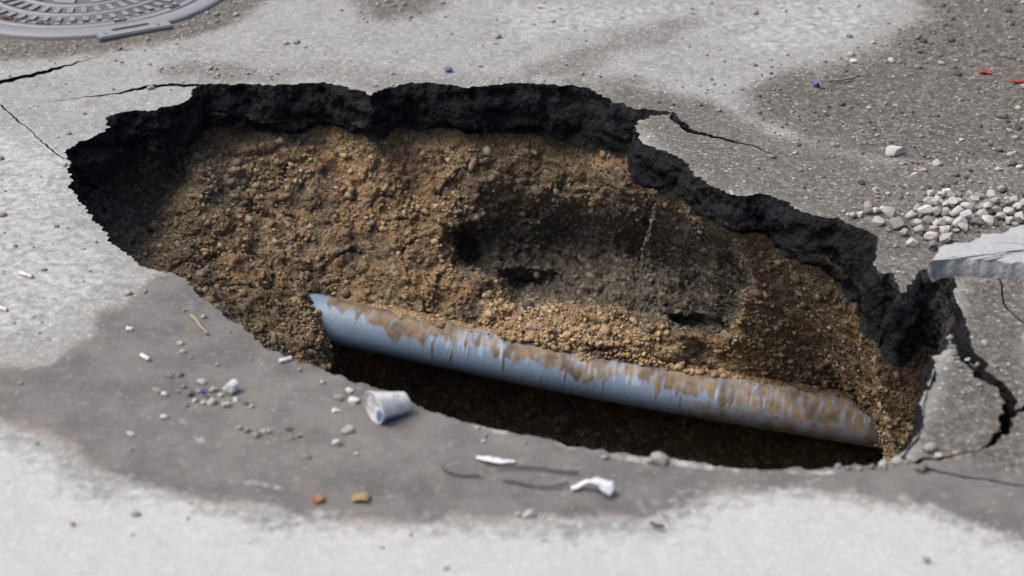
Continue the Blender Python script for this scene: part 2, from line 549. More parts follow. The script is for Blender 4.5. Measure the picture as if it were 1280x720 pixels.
DIRT5 = gpoly([(700,62),(760,40),(800,28),(900,2),(960,8),(900,25),(860,40),(850,58),(780,70),(740,98),(650,102),(640,90)])
RSLAB = gpoly([(1195,345),(1300,345),(1300,606),(1180,600),(1125,575),(1160,470),(1190,420)])
PALE = [gpoly(p) for p in (
   [(222,524),(230,522),(248,540),(266,556),(260,560),(240,545)],
   [(278,598),(320,600),(352,606),(350,611),(318,606),(280,603)],
   [(690,548),(760,562),(840,570),(930,584),(930,592),(860,586),(780,576),(700,560)],
   [(960,588),(1000,588),(1060,590),(1110,588),(1060,594),(1000,594)],
   [(560,520),(600,528),(640,540),(625,545),(590,534)],
   [(0,150),(120,190),(110,270),(190,345),(120,400),(0,440),(-60,440),(-60,120)],
   [(600,0),(1120,-10),(1115,40),(1040,66),(960,72),(870,60),(900,40),(840,28),(740,50),(600,70)],
   [(926,240),(946,238),(948,248),(930,250)],
   [(-200,520),(0,535),(100,590),(330,645),(520,655),(800,650),(880,616),(1000,610),(1150,636),(1400,720),(1400,1100),(-200,1100)])]
DIRT6 = gpoly([(240,106),(330,74),(420,70),(520,88),(640,92),(760,104),(760,118),(700,110),(470,122),(420,106)])

def road_masks(P):
    big = np.c_[P * 5, np.zeros(len(P))]
    wob = 0.05 * fbm(big, 5, 0.65)
    wet = sstep(sdist(P, WET) + wob, -0.03, 0.04)
    wet = np.maximum(wet, 0.0 * sstep(sdist(P, RSLAB) + wob * .5, -0.03, 0.06))
    dirt = 0.85 * sstep(sdist(P, DIRT1) + wob * 1.6, -0.10, 0.14)
    dirt = np.maximum(dirt, 0.72 * sstep(sdist(P, DIRT2) + wob * 1.5, -0.08, 0.10))
    dirt = np.maximum(dirt, 0.86 * sstep(sdist(P, RSLAB) + wob * .5, -0.03, 0.06))
    for q, a in ((DIRT3, .55), (DIRT4, .75), (DIRT5, .5), (DIRT6, .42)):
        dirt = np.maximum(dirt, a * sstep(sdist(P, q) + wob, -0.07, 0.07))
    d = np.linalg.norm(P - MAN[:2], axis=1)
    dirt = np.maximum(dirt, 0.75 * sstep(0.57 - d + wob, -0.03, 0.06))
    pale = np.zeros(len(P))
    for i, q in enumerate(PALE):
        if i < 5 or i == 7:
            pale = np.maximum(pale, 0.72 * sstep(sdist(P, q) + wob * 0.35, -0.012, 0.016))
        else:
            pale = np.maximum(pale, {5: .52, 6: .46, 8: .90}[i] * sstep(sdist(P, q) + wob, -0.10, 0.12))
    edge = 0.18 * sstep(sdist(P, HOLE0), -0.02, 0.0)
    pale = np.maximum(pale, edge * (P[:, 1] > 3.4))
    return np.stack((wet, dirt, pale), -1)

MAN = gp(105, -19)          # centre of the manhole
near_view = (np.abs(P2[:, 0]) < 3) & (P2[:, 1] > 1.5) & (P2[:, 1] < 7.5)

def solid_slab(name, F, zfun, mat_top, label=None):
    used = np.unique(F)
    remap = np.full(len(P2), -1); remap[used] = np.arange(len(used))
    P = P2[used]
    Fm = remap[F]
    z = zfun(P)
    M = np.zeros((len(P), 3))
    nv = near_view[used]
    M[nv] = road_masks(P[nv])
    M[~nv, 1] = 0.35 + 0.3 * fbm(P[~nv] * 0.7, 3)
    # a wide apron crumbles towards the rim
    top = mesh_np(name, np.c_[P, z], Fm, mat_top, cols=M)
    # --- boundary
    e = np.vstack((Fm[:, [0, 1]], Fm[:, [1, 2]], Fm[:, [2, 0]]))
    key = np.sort(e, 1)
    kk = key[:, 0].astype(np.int64) * len(P) + key[:, 1]
    _, inv, cnt = np.unique(kk, return_inverse=True, return_counts=True)
    be = e[cnt[inv] == 1]
    mid = P[be].mean(1)
    be = be[(np.abs(mid[:, 0]) < 2.2) & (mid[:, 1] > 2) & (mid[:, 1] < 6.2)]
    # outward normal per boundary vertex (faces are CCW, so outward = right of the edge)
    nrm = np.zeros((len(P), 2))
    t = P[be[:, 1]] - P[be[:, 0]]
    en = np.stack((t[:, 1], -t[:, 0]), -1)
    for k in (0, 1):
        np.add.at(nrm, be[:, k], en)
    bv = np.unique(be)
    nb = nrm[bv]; nb /= np.linalg.norm(nb, axis=1)[:, None] + 1e-12
    # smooth the offset direction a little so rows do not cross
    rows = 15
    T = thick(P[bv, 0])
    big_gap = sstep(sdist(P[bv], HOLE0), -0.03, -0.012)      # rim vertices, not crack walls
    T = np.where(big_gap > 0.5, T, np.minimum(T, 0.11))
    rim_n = T + 0.030 * fbm(np.c_[P[bv] * 6, np.zeros(len(bv))], 4, .6)
    # the fracture is jagged at the lip and heals into broader facets below it
    S = P.copy()
    for _ in range(14):
        acc = np.zeros_like(P); cn = np.zeros(len(P))
        for a_, b_ in ((0, 1), (1, 0)):
            np.add.at(acc, be[:, a_], S[be[:, b_]]); np.add.at(cn, be[:, a_], 1)
        S[bv] = 0.5 * S[bv] + 0.5 * acc[bv] / cn[bv][:, None]
    lipS = S[bv] - P[bv]
    N2 = nrm.copy(); N2[bv] = nb
    for _ in range(8):
        acc = np.zeros_like(N2)
        for a_, b_ in ((0, 1), (1, 0)):
            np.add.at(acc, be[:, a_], N2[be[:, b_]])
        N2[bv] = N2[bv] + 0.5 * acc[bv]
        N2[bv] /= np.linalg.norm(N2[bv], axis=1)[:, None] + 1e-12
    nb = N2[bv]
    VV, MM = [], []
    for r in range(rows + 1):
        f = r / rows
        zz = z[bv] - 0.0 - rim_n * f
        q = np.c_[P[bv], zz]
        o = 0.034 * fbm(q * np.array((13, 13, 20)) + 2, 5, 0.62) + 0.012 * pnoise(q * np.array((60, 60, 85)))
        o = o * min(1, f * 5) * (0.35 + 0.65 * big_gap)
        o += big_gap * (0.008 * math.sin(f * 3.1) + 0.010 * f)
        o = np.clip(o, -0.05, 0.02)
        VV.append(np.c_[P[bv] + lipS * (big_gap * min(1.0, f * 2.5))[:, None] + nb * o[:, None] * np.where(big_gap > .5, 1, 0.25)[:, None], zz])
        layer = np.exp(-((f - 0.72 - 0.15 * fbm(np.c_[P[bv] * 3, np.zeros(len(bv))], 2)) / 0.05) ** 2)
        px = to_px(q)
        grey_side = ((px[:, 0] > 1128) & (px[:, 0] < 1192) & (px[:, 1] < 445)) * 1.0
        tip = ((P[bv, 0] > 0.70) & (px[:, 0] > 1096) & (px[:, 0] < 1132)) * 0.12
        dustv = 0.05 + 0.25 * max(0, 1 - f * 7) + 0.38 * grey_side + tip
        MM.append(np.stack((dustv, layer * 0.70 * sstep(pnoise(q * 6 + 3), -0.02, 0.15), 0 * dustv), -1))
    VV = np.vstack(VV); MM = np.vstack(MM)
    loc = np.full(len(P), -1); loc[bv] = np.arange(len(bv))
    a, b = loc[be[:, 0]], loc[be[:, 1]]
    n = len(bv)
    Q = [np.stack((a + r * n, a + (r + 1) * n, b + (r + 1) * n, b + r * n), -1) for r in range(rows)]
    # underside near the rim
    cen = P[Fm].mean(1)
    nearF = Fm[(sdist(cen, HOLE0[::2]) > -0.55) & (np.abs(cen[:, 0]) < 2.0)][:, ::-1]
    uv = np.unique(nearF)
    um = np.full(len(P), -1); um[uv] = np.arange(len(uv)) + len(VV)
    zb = z[uv] - thick(P[uv, 0]) + 0.012
    bl = loc[uv]
    zb = np.where(bl >= 0, z[uv] - rim_n[np.clip(bl, 0, None)], zb)
    U = np.c_[P[uv], zb]
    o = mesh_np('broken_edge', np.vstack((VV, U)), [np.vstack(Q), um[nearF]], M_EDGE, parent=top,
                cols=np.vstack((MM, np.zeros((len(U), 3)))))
    return top

road = solid_slab('road', F_ROAD, road_z, M_ROAD)
tag(road, kind='structure')
fragc = FRAG.mean(0)
def frag_z(P):
    return road_z(P) - 0.006 + (P[:, 0] - fragc[0]) * 0.03 - (P[:, 1] - fragc[1]) * 0.03
frag = solid_slab('asphalt_fragment', F_FRAG, frag_z, M_ROAD)
tag(frag, 'wedge of grey asphalt cracked loose at the right rim of the hole', 'asphalt fragment')

# ---------------------------------------------------------------- the soil of the sinkhole
CX, CY = 0.05, 3.60
PIPE_A = gp(395, 396, -0.50)          # axis where it leaves the left wall
PIPE_B = gp(1098, 530, -0.62)         # axis where it enters the right wall
PIPE_R = 0.057
def pipe_pt(x):
    t = (x - PIPE_A[0]) / (PIPE_B[0] - PIPE_A[0])
    return PIPE_A + np.multiply.outer(t, PIPE_B - PIPE_A)

def polar(poly, th):
    """largest radius of a polygon along each bearing"""
    d = np.stack((np.cos(th), np.sin(th)), -1)
    R = np.zeros(len(th))
    c = np.array((CX, CY))
    n = len(poly)
    for i in range(n):
        a, b = poly[i] - c, poly[(i + 1) % n] - c
        e = b - a
        den = d[:, 0] * e[1] - d[:, 1] * e[0]
        ok = np.abs(den) > 1e-9
        den = np.where(ok, den, 1)
        t = (a[0] * e[1] - a[1] * e[0]) / den
        u = (a[0] * d[:, 1] - a[1] * d[:, 0]) / den
        hit = ok & (u >= 0) & (u <= 1) & (t > 0)
        R = np.where(hit, np.maximum(R, t), R)
    return R

def smooth_ring(R, k):
    w = np.hanning(2 * k + 3)[1:-1]; w /= w.sum()
    return np.convolve(np.r_[R[-k:], R, R[:k]], w, 'valid')

def build_soil():
    # dense towards the camera-facing wall
    th_b = np.linspace(math.radians(-35), math.radians(215), 1050, endpoint=False)
    th_f = np.linspace(math.radians(215), math.radians(325), 130, endpoint=False)
    th = np.r_[th_b, th_f]
    N = len(th)
    R0 = smooth_ring(polar(HOLE0, th), 9)
    ring2 = np.array([(-0.42, 3.15), (-0.49, 3.6), (-0.50, 4.05), (-0.475, PIPE_A[1] + 0.05)] +
                     [tuple(pipe_pt(x)[:2] + np.array((0, 0.050 - 0.018 * float(0.0 < x < 0.45)))) for x in np.linspace(-0.42, 0.80, 12)] +
                     [(0.855, 3.95), (0.86, 3.7), (0.85, 3.3), (0.5, 2.98), (0.0, 3.0), (-0.3, 3.06)])
    R2 = smooth_ring(polar(ring2, th), 6)
    dx, dy = np.cos(th), np.sin(th)
    zt = -thick(CX + R0 * dx) + 0.015
    x2 = CX + R2 * dx
    z2 = np.clip(pipe_pt(x2)[:, 2] + 0.035, -0.62, -0.44)
    back = sstep(dy, -0.1, 0.35)
    rings = []      # (R, z, rows to next)
    rings.append((R0 + 1.6, zt * 0 - 0.30, 6))
    rings.append((R0 + 0.30, zt - 0.02, 8))
    rings.append((R0 + 0.035, zt, 2))
    rings.append((R0 + 0.020, zt - 0.02, 120))
    rings.append((R2, z2, 12))
    left = sstep(-dx, 0.35, 0.6) * sstep(dy, -0.2, 0.1)
    rings.append((R2 + 0.02 - 0.085 * left, z2 - 0.07 - 0.03 * left, 14))
    rings.append((R2 + 0.09 * back * (1 - left) + 0.03 - 0.07 * left, z2 - 0.14 - 0.06 * left, 20))
    rings.append((R2 + 0.06 * back + 0.02, z2 - 0.34, 14))
    rings.append((R2 * 0.85, z2 * 0 - 1.20, 10))
    rings.append((R2 * 0.05, z2 * 0 - 1.25, 0))
    rows, sec = [], []
    for i, (R, z, n) in enumerate(rings):
        if n == 0:
            rows.append((R, z)); sec.append(i); break
        Rn, zn, _ = rings[i + 1]
        for k in range(n):
            f = k / n
            if i == 3:      # main wall: steep under the slab, easing towards the pipe
                fr = f ** 1.15; fz = f ** 0.92
                rows.append((R + (Rn - R) * fr, z + (zn - z) * fz))
            else:
                rows.append((R + (Rn - R) * f, z + (zn - z) * f))
            sec.append(i + f)
    K = len(rows)
    RR = np.array([r[0] for r in rows]); ZZ = np.array([r[1] for r in rows])
    V = np.stack((CX + RR * dx, CY + RR * dy, ZZ), -1).reshape(-1, 3)
    sec = np.repeat(np.array(sec), N)
    wall = ((sec >= 2.5) & (sec <= 8.5)).astype(float)
    px = to_px(V)
    # pockets that have fallen out of the wall
    REC = np.array([(566,196),(600,186),(660,188),(720,200),(790,214),(850,240),(900,276),(934,322),(938,372),(916,418),(890,428),(850,420),(800,402),(760,386),(715,378),(680,384),
                    (640,374),(612,352),(590,338),(566,326),(562,300),(572,275),(566,240)], float)
    pw = px + 9 * np.stack((fbm(V * 14, 4), fbm(V * 14 + 40, 4)), -1) * 1.6
    d = sdist(pw, REC)
    onwall = sstep(sec, 3.02, 3.12) * sstep(sec, 4.6, 4.3)
    lowf = sstep(px[:, 1], 215, 335)
    rec = sstep(d, -2, 7) * lowf + sstep(d, 0, 90) * (1 - lowf) * 0.22 
    push = rec * (0.03 + 0.12 * sstep(d, 0, 80) + 0.11 * lowf) * onwall
    for (a, b, ra, rb, dep) in ((658, 362, 56, 22, 0.11), (578, 308, 22, 28, 0.08), (880, 410, 48, 15, 0.07), (565, 232, 16, 11, 0.03)):
        e = np.sqrt(((pw[:, 0] - a) / ra) ** 2 + ((pw[:, 1] - b) / rb) ** 2)
        push += dep * sstep(e, 1.2, 0.25) * onwall
    V += push[:, None] * np.array((0.0, 0.86, -0.40))
    # hollow under the slab at the left
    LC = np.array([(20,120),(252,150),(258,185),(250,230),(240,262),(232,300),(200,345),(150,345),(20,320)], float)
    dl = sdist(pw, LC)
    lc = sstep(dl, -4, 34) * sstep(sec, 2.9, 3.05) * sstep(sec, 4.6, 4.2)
    V += (lc * 0.10)[:, None] * np.array((-0.55, 0.62, -0.50))
    # hollow below the pipe's left end
    # relief
    rel = 0.034 * fbm(V * 5, 4, 0.55) + 0.024 * fbm(V * 19 + 7, 4, 0.62) + 0.010 * np.abs(pnoise(V * 48)) + 0.006 * pnoise(V * 95)
    cl = np.abs(pnoise(V * np.array((11, 11, 16)) + 31))
    rel += 0.020 * (0.25 - cl) - 0.014 * sstep(np.abs(pnoise(V * np.array((7, 7, 13)) + 61)), 0.05, 0.0)
    nx = np.stack((-np.cos(np.tile(th, K)) * 0.75, -np.sin(np.tile(th, K)) * 0.75, np.full(len(V), 0.6)), -1)
    lift = sstep(sec, 3.0, 3.15)
    V += nx * (rel * wall * lift)[:, None]
    # soil banked over the pipe's crown
    bank = np.interp(px[:, 0], [420, 470, 530, 570, 620, 700, 760, 820, 880, 950, 1010, 1060], [0, .004, .006, .000, .010, .034, .046, .036, .014, .008, .002, 0])
    w = np.exp(-((sec - 4.0) / 0.22) ** 2) * (sec < 4.6)
    V += (w * bank)[:, None] * np.array((0, -0.9, 0.95))
    # soil tones by area, with shade painted in below the pipe
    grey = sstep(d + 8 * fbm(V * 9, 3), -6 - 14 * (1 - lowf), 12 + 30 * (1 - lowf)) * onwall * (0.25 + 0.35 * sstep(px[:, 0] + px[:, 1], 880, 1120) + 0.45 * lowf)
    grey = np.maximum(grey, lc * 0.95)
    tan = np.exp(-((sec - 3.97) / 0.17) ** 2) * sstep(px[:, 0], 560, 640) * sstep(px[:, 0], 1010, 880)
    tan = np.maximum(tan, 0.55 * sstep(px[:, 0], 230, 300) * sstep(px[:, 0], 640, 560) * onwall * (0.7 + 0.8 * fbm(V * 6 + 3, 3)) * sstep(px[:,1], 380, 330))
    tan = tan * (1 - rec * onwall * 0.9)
    olive = np.maximum(sstep(px[:, 0], 880, 1020) * 0.55 * sstep(px[:,0], 1200, 1100), sstep(sec, 4.3, 4.6) * 0.75)  # void below the pipe tinted darker, its shade put into the colour
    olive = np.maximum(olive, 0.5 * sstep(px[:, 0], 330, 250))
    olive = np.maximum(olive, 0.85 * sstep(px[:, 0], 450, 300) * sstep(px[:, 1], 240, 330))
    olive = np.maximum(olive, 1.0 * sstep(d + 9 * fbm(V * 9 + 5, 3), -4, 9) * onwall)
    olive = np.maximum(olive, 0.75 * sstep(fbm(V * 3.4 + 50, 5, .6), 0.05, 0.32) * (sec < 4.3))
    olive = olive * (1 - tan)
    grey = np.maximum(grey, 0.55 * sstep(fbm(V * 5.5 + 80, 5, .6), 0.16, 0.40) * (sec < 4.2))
    i = np.arange(N); j = (i + 1) % N
    Q = np.vstack([np.stack((r * N + i, r * N + j, (r + 1) * N + j, (r + 1) * N + i), -1) for r in range(K - 1)])
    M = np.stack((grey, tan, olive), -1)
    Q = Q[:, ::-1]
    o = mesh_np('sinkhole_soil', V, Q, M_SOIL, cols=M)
    tag(o, kind='structure')
    return V, Q, M, sec, px
SV, SQ, SM, SSEC, SPX = build_soil()

# ---------------------------------------------------------------- scattered grains (one mesh each)
def ico(sub):
    bm = bmesh.new()
    bmesh.ops.create_icosphere(bm, subdivisions=sub, radius=1.0)
    v = np.array([x.co[:] for x in bm.verts]); f = np.array([[y.index for y in x.verts] for x in bm.faces])
    bm.free()
    return v, f
ICO1, ICO2, ICO3 = ico(1), ico(2), ico(3)

def rand_rot(n, rng):
    q = rng.normal(size=(n, 4)); q /= np.linalg.norm(q, axis=1)[:, None]
    w, x, y, z = q.T
    return np.stack((np.stack((1-2*(y*y+z*z), 2*(x*y-z*w), 2*(x*z+y*w)), -1), np.stack((2*(x*y+z*w), 1-2*(x*x+z*z), 2*(y*z-x*w)), -1),
                     np.stack((2*(x*z-y*w), 2*(y*z+x*w), 1-2*(x*x+y*y)), -1)), 1)

def grains(name, pos, size, col, base, mat, rough=0.28, flat=0.75, parent=None, smooth=False, rng=RNG):
    v, f = base
    n = len(pos)
    S = rng.uniform(0.62, 1.25, (n, 1, 3)) * size[:, None, None]
    W = v[None] * (1 + rng.uniform(-rough, rough, (n, len(v), 1))) * S
    W = np.einsum('nij,nvj->nvi', rand_rot(n, rng), W)
    W[:, :, 2] *= flat
    W += pos[:, None]
    F = (f[None] + (np.arange(n) * len(v))[:, None, None]).reshape(-1, 3)
    C_ = np.repeat(col, len(v), 0)
    return mesh_np(name, W.reshape(-1, 3), F, mat, parent=parent, smooth=smooth, cols=C_)

def soil_grains():
    cen = SV[SQ].mean(1); sc = SSEC[SQ].mean(1); m = SM[SQ].mean(1); px = to_px(cen)
    a = SV[SQ[:, 1]] - SV[SQ[:, 0]]; b = SV[SQ[:, 3]] - SV[SQ[:, 0]]
    nr = np.cross(a, b); ar = np.linalg.norm(nr, axis=1); nr /= ar[:, None] + 1e-12
    ok = (sc > 3.03) & (sc < 6) & (px[:, 0] > 60) & (px[:, 0] < 1260) & (px[:, 1] < 640) & (cen[:, 1] > 3.3)
    w = np.where(ok, ar, 0) * (1 - 0.88 * np.clip(m[:, 0], 0, 1)) * np.clip(0.25 + 2.2 * sstep(fbm(cen * 7 + 11, 4, .6), -0.15, 0.35), 0.1, 3); w /= w.sum()
    # crumbs of the soil itself
    n = 26000
    idx = RNG.choice(len(w), n, p=w)
    s = RNG.lognormal(math.log(0.0024), 0.62, n).clip(0.0011, 0.014)
    gr, tn, ol = m[idx].T
    u = RNG.uniform(0, 1, (n, 1))
    brown = np.array((0.120, 0.086, 0.051)) * (1 - u) + np.array((0.342, 0.261, 0.168)) * u
    tanc = np.array((0.254, 0.173, 0.094)) * (1 - u) + np.array((0.476, 0.355, 0.211)) * u
    greyc = np.array((0.044, 0.042, 0.037)) * (1 - u) + np.array((0.139, 0.134, 0.118)) * u
    olc = np.array((0.064, 0.050, 0.031)) * (1 - u) + np.array((0.199, 0.149, 0.088)) * u
    c = brown + (tanc - brown) * np.clip(tn, 0, 1)[:, None]
    c = c + (olc - c) * np.clip(ol, 0, 1)[:, None]
    c = c + (greyc - c) * np.clip(gr * 1.1, 0, 1)[:, None]
    pos = cen[idx] - nr[idx] * 0 + np.array((0, -0.001, 0.0015))
    # loose soil heaped along the crown of the pipe
    k = 3600
    xs = RNG.uniform(-0.34, 0.72, k)
    hp = np.interp(xs, [-.36, -.28, -.2, -.12, -.05, .02, .12, .24, .34, .42, .55, .72], [.0, .25, .25, .0, .1, .6, 1.0, 1.2, .8, .3, .2, .0])
    keep = RNG.uniform(0, 1.2, k) < hp
    xs, hp = xs[keep], hp[keep]
    dy = RNG.uniform(-0.012, 0.080, len(xs))
    pc = pipe_pt(xs)
    surf = np.sqrt(np.clip(PIPE_R ** 2 - dy ** 2, 0.0009, None))
    surf = np.where(dy > 0.03, np.maximum(surf, 0.05 + 0.25 * (dy - 0.03)), surf)
    hp2 = np.c_[pc[:, 0], pc[:, 1] + dy, pc[:, 2] + surf - 0.012 + RNG.uniform(0, 0.016, len(xs)) * hp]
    hs = RNG.lognormal(math.log(0.0040), 0.50, len(xs)).clip(0.0015, 0.013)
    uu = RNG.uniform(0, 1, (len(xs), 1))
    hc = np.array((0.17, 0.115, 0.062)) * (1 - uu) + np.array((0.36, 0.26, 0.15)) * uu
    pos = np.vstack((pos, hp2)); s = np.r_[s, hs]; c = np.vstack((c, hc))
    o = grains('soil_crumbs', pos, s, c, ICO1, M_GRAIN, 0.42, 0.9)
    tag(o, 'brown and grey crumbs of soil clinging to the sinkhole wall', 'soil crumbs', kind='stuff')
    # pebbles in it
    n = 650
    idx = RNG.choice(len(w), n, p=w)
    s = RNG.lognormal(math.log(0.0052), 0.40, n).clip(0.003, 0.016)
    u = RNG.uniform(0, 1, (n, 1))
    c = np.array((0.06, 0.054, 0.045)) * (1 - u) + np.array((0.33, 0.30, 0.26)) * u ** 2
    c *= (1 - 0.35 * np.clip(m[idx, 0], 0, 1) - 0.2 * np.clip(m[idx, 2], 0, 1))[:, None]
    o = grains('embedded_pebbles', cen[idx], s, c, ICO2, M_GRAIN, 0.14, 0.85)
    tag(o, 'small grey and pale pebbles embedded in the sinkhole wall', 'pebbles', kind='stuff')
soil_grains()

def road_grit():
    n0 = 110000
    P = np.stack((RNG.uniform(-1.75, 1.95, n0), RNG.uniform(2.3, 6.2, n0)), -1)
    wob = 0.5 + fbm(P * 4, 3)
    d1 = sstep(sdist(P, DIRT1), -0.15, 0.20); d2 = sstep(sdist(P, DIRT2), -0.1, 0.1)
    heap = np.exp(-(((P[:, 0] - gp(1190, 268)[0]) / 0.20) ** 2 + ((P[:, 1] - gp(1190, 265)[1]) / 0.14) ** 2))
    rs = sstep(sdist(P, RSLAB), -0.03, 0.03)
    wet = sstep(sdist(P, WET), -0.02, 0.05)
    dm = np.linalg.norm(P - MAN[:2], axis=1)
    ring = np.exp(-((dm - 0.49) / 0.06) ** 2)
    pr = 0.014 + 0.22 * d1 * wob + 0.07 * d2 * wob + 0.30 * heap + 0.03 * rs + 0.12 * ring
    for q in (DIRT3, DIRT4):
        pr = pr + 0.10 * sstep(sdist(P, q), -0.08, 0.05)
    dh = sdist(P, HOLE[::2])
    pr = pr + np.where((P[:, 1] < 3.4) & (P[:, 0] > -0.35), 0.16, 0.05) * sstep(dh, -0.035, -0.008)
    pr = pr * (1 - 0.6 * wet * (1 - rs) * (dh < -0.035)) * np.where((P[:, 1] < 3.0) & (dh < -0.035), 0.5, 1)
    keep = (RNG.uniform(0, 1, n0) < pr) & (sdist(P, HOLE[::2]) < -0.008) & (dm > 0.44)
    for c in crack_polys:
        keep &= ~((np.abs(P - c.mean(0)) < 0.5).all(1)) | (sdist(P, c) < -0.004)
    P = P[keep]; heap = heap[keep]
    n = len(P)
    s = RNG.lognormal(math.log(0.0031), 0.52, n).clip(0.0014, 0.011) * (1 + 0.5 * heap)
    u = RNG.uniform(0, 1, (n, 1)) ** 1.3
    c = np.array((0.050, 0.046, 0.040)) * (1 - u) + np.array((0.34, 0.325, 0.30)) * u
    c = c * RNG.uniform(0.9, 1.1, (n, 3)) ** 0.4
    onlight = (1 - np.maximum(sstep(sdist(P, DIRT1), -0.15, 0.05), sstep(sdist(P, DIRT2), -0.1, 0.05)))[:, None]
    c = c + (np.maximum(c, 0.21) - c) * onlight
    z = road_z(P) + s * 0.35
    small = s < 0.0045
    o = grains('road_grit', np.c_[P, z][small], s[small], c[small], ICO1, M_GRAIN, 0.25, 0.8)
    tag(o, 'fine grey and pale grit strewn over the worn road', 'grit', kind='stuff')
    b = ~small
    o = grains('road_gravel', np.c_[P, z][b], s[b], c[b], ICO2, M_GRAIN, 0.12, 0.75, smooth=True)
    tag(o, 'small loose gravel strewn over the dirty road beyond the hole', 'gravel', kind='stuff')
road_grit()

# ---------------------------------------------------------------- water pipe
def make_pipe():
    root = empty('water_pipe', PIPE_A.tolist())
    tag(root, 'blue plastic water pipe smeared with mud crossing the sinkhole', 'pipe')
    ax = PIPE_B - PIPE_A
    L = np.linalg.norm(ax); ax = ax / L
    side = np.cross(ax, (0, 0, 1)); side /= np.linalg.norm(side)      # points to the camera side
    up = np.cross(side, ax)
    def tube(l0, l1, nl, nf, rad, f0=0, f1=2 * math.pi, closed=True):
        l = np.linspace(l0, l1, nl)
        f = np.linspace(f0, f1, nf, endpoint=not closed)
        LL, FF = np.meshgrid(l, f, indexing='ij')
        R = rad(LL, FF)
        V = LL[..., None] * ax + R[..., None] * (np.sin(FF)[..., None] * up + np.cos(FF)[..., None] * side)
        V = V + (-0.015 * np.sin(np.clip(LL / L, 0, 1) * math.pi))[..., None] * np.array((0, 0, 1))
        i, j = np.meshgrid(np.arange(nl - 1), np.arange(nf if closed else nf - 1), indexing='ij')
        j2 = (j + 1) % nf
        Q = np.stack((i * nf + j, (i + 1) * nf + j, (i + 1) * nf + j2, i * nf + j2), -1).reshape(-1, 4)
        return V.reshape(-1, 3), Q, LL.ravel(), FF.ravel()
    k = NT('blue pipe plastic')
    k.b.inputs['Specular IOR Level'].default_value = 0.4
    n1 = k.noise(5, 4, 0.6); n2 = k.noise(60, 4, 0.6)
    mud, scuff_sunlit, _, _ = k.attr()
    c = k.mix(n1, (0.135, 0.195, 0.270), (0.180, 0.240, 0.315))
    jit = k.math('MULTIPLY', k.math('SUBTRACT', n2, 0.5), 0.5)
    c = k.mix(k.math('MULTIPLY', k.ramp(k.math('ADD', scuff_sunlit, jit), 0.25, 0.70), 0.6), c, (0.31, 0.37, 0.45))
    c = k.mix(k.math('MULTIPLY', k.ramp(k.math('ADD', mud, jit), 0.22, 0.80), 0.88), c, k.mix(k.ramp(k.noise(22, 5, .65), 0.35, 0.65), (0.060, 0.037, 0.014), (0.205, 0.138, 0.060)))
    c = k.mix(k.math('MULTIPLY', k.ramp(k.noise(210, 3, .6), 0.60, 0.72), 0.6), c, (0.06, 0.05, 0.035))
    c = k.mix(k.math('MULTIPLY', k.ramp(k.noise(14, 5, .7), 0.52, 0.70), 0.35), c, (0.14, 0.125, 0.095))
    pm = k.done(c, k.bump(k.math('ADD', n2, k.math('MULTIPLY', mud, 1.5)), 0.35, 0.003), k.math('ADD', 0.38, k.math('MULTIPLY', mud, 0.5)))
    V, Q, l, f = tube(-0.22, L + 0.20, 720, 84, lambda a, b: PIPE_R + 0 * a)
    # drips: along the length, how far mud ran down the side
    q = np.stack((l * 34, 0 * l, 0 * l), -1)
    env = np.interp(l / L, [0, .05, .10, .17, .24, .30, .36, .42, .5, .58, .64, .72, .8, .92, 1.0], [.0, .05, .35, .6, .5, .4, .45, .62, .75, .6, .55, .7, .8, .8, .5])
    def drip(x):
        z0 = 0 * x
        big = pnoise(np.stack((x * 7, z0, z0 + 3), -1)); mid = pnoise(np.stack((x * 21, z0, z0 + 8), -1))
        fine = pnoise(np.stack((x * 62, z0, z0 + 12), -1))
        sp = np.clip(pnoise(np.stack((x * 40, z0, z0 + 21), -1)) - 0.12, 0, 1)       # a few long runs
        return 0.85 * big + 0.55 * mid + 0.26 * fine - 1.5 * sp
    low = 1.15 - 1.15 * env + drip(l) * 1.05
    ph = np.where(f > math.pi * 1.5, f - 2 * math.pi, f)       # 0 = facing the camera, pi/2 = up, <0 under
    low = np.where(l < 0.02 * L, 3.0, low)
    mud = sstep(ph, low - 0.10, low + 0.22) * (0.80 + 0.75 * pnoise(np.stack((l * 70, ph * 1.4, 0 * l), -1)))
    st = pnoise(np.stack((l * 85, ph * 0.7, 0 * l + 4), -1)); st2 = pnoise(np.stack((l * 30, ph * 1.2, 0 * l + 14), -1))
    mud = np.maximum(mud, 0.75 * sstep(st + 0.6 * st2, 0.14, 0.42) * sstep(ph, -0.75, 0.3) * sstep(l / L, 0.10, 0.25))
    mud = np.maximum(mud, 0.75 * sstep(l / L, 0.70, 0.80) * sstep(ph, 0.05, 0.30) * sstep(ph, 1.0, 0.6) * (0.8 + 0.6 * st2))
    mud = np.maximum(mud, 0.25 * sstep(ph, -0.2, -0.9))
    mud = np.maximum(mud, (0.55 + 0.5 * st2) * sstep(l / L, 0.58, 0.72) * sstep(ph, 0.75, 0.1))
    scuff_sunlit = sstep(pnoise(np.stack((l * 120 + ph * 0.5, ph * 0.8, 0 * l + 30), -1)), -0.1, 0.35) * sstep(ph, 0.15, 0.6) * sstep(l / L, 0.18, 0.26)
    scuff_sunlit = np.maximum(scuff_sunlit, 0.55 * sstep(ph, 0.35, 1.0) * sstep(l / L, 0.2, 0.3))  # crown made paler: sunlight on the top painted in with the scrapes
    scuff_sunlit *= 0.30 + 0.85 * sstep(pnoise(np.stack((l * 6, 0 * l, 0 * l + 2), -1)), -0.2, 0.2)
    mud = mud * (1 - 0.45 * scuff_sunlit)
    mesh_np('pipe_wall', V, Q, pm, parent=root, cols=np.stack((mud, scuff_sunlit, 0 * mud), -1))
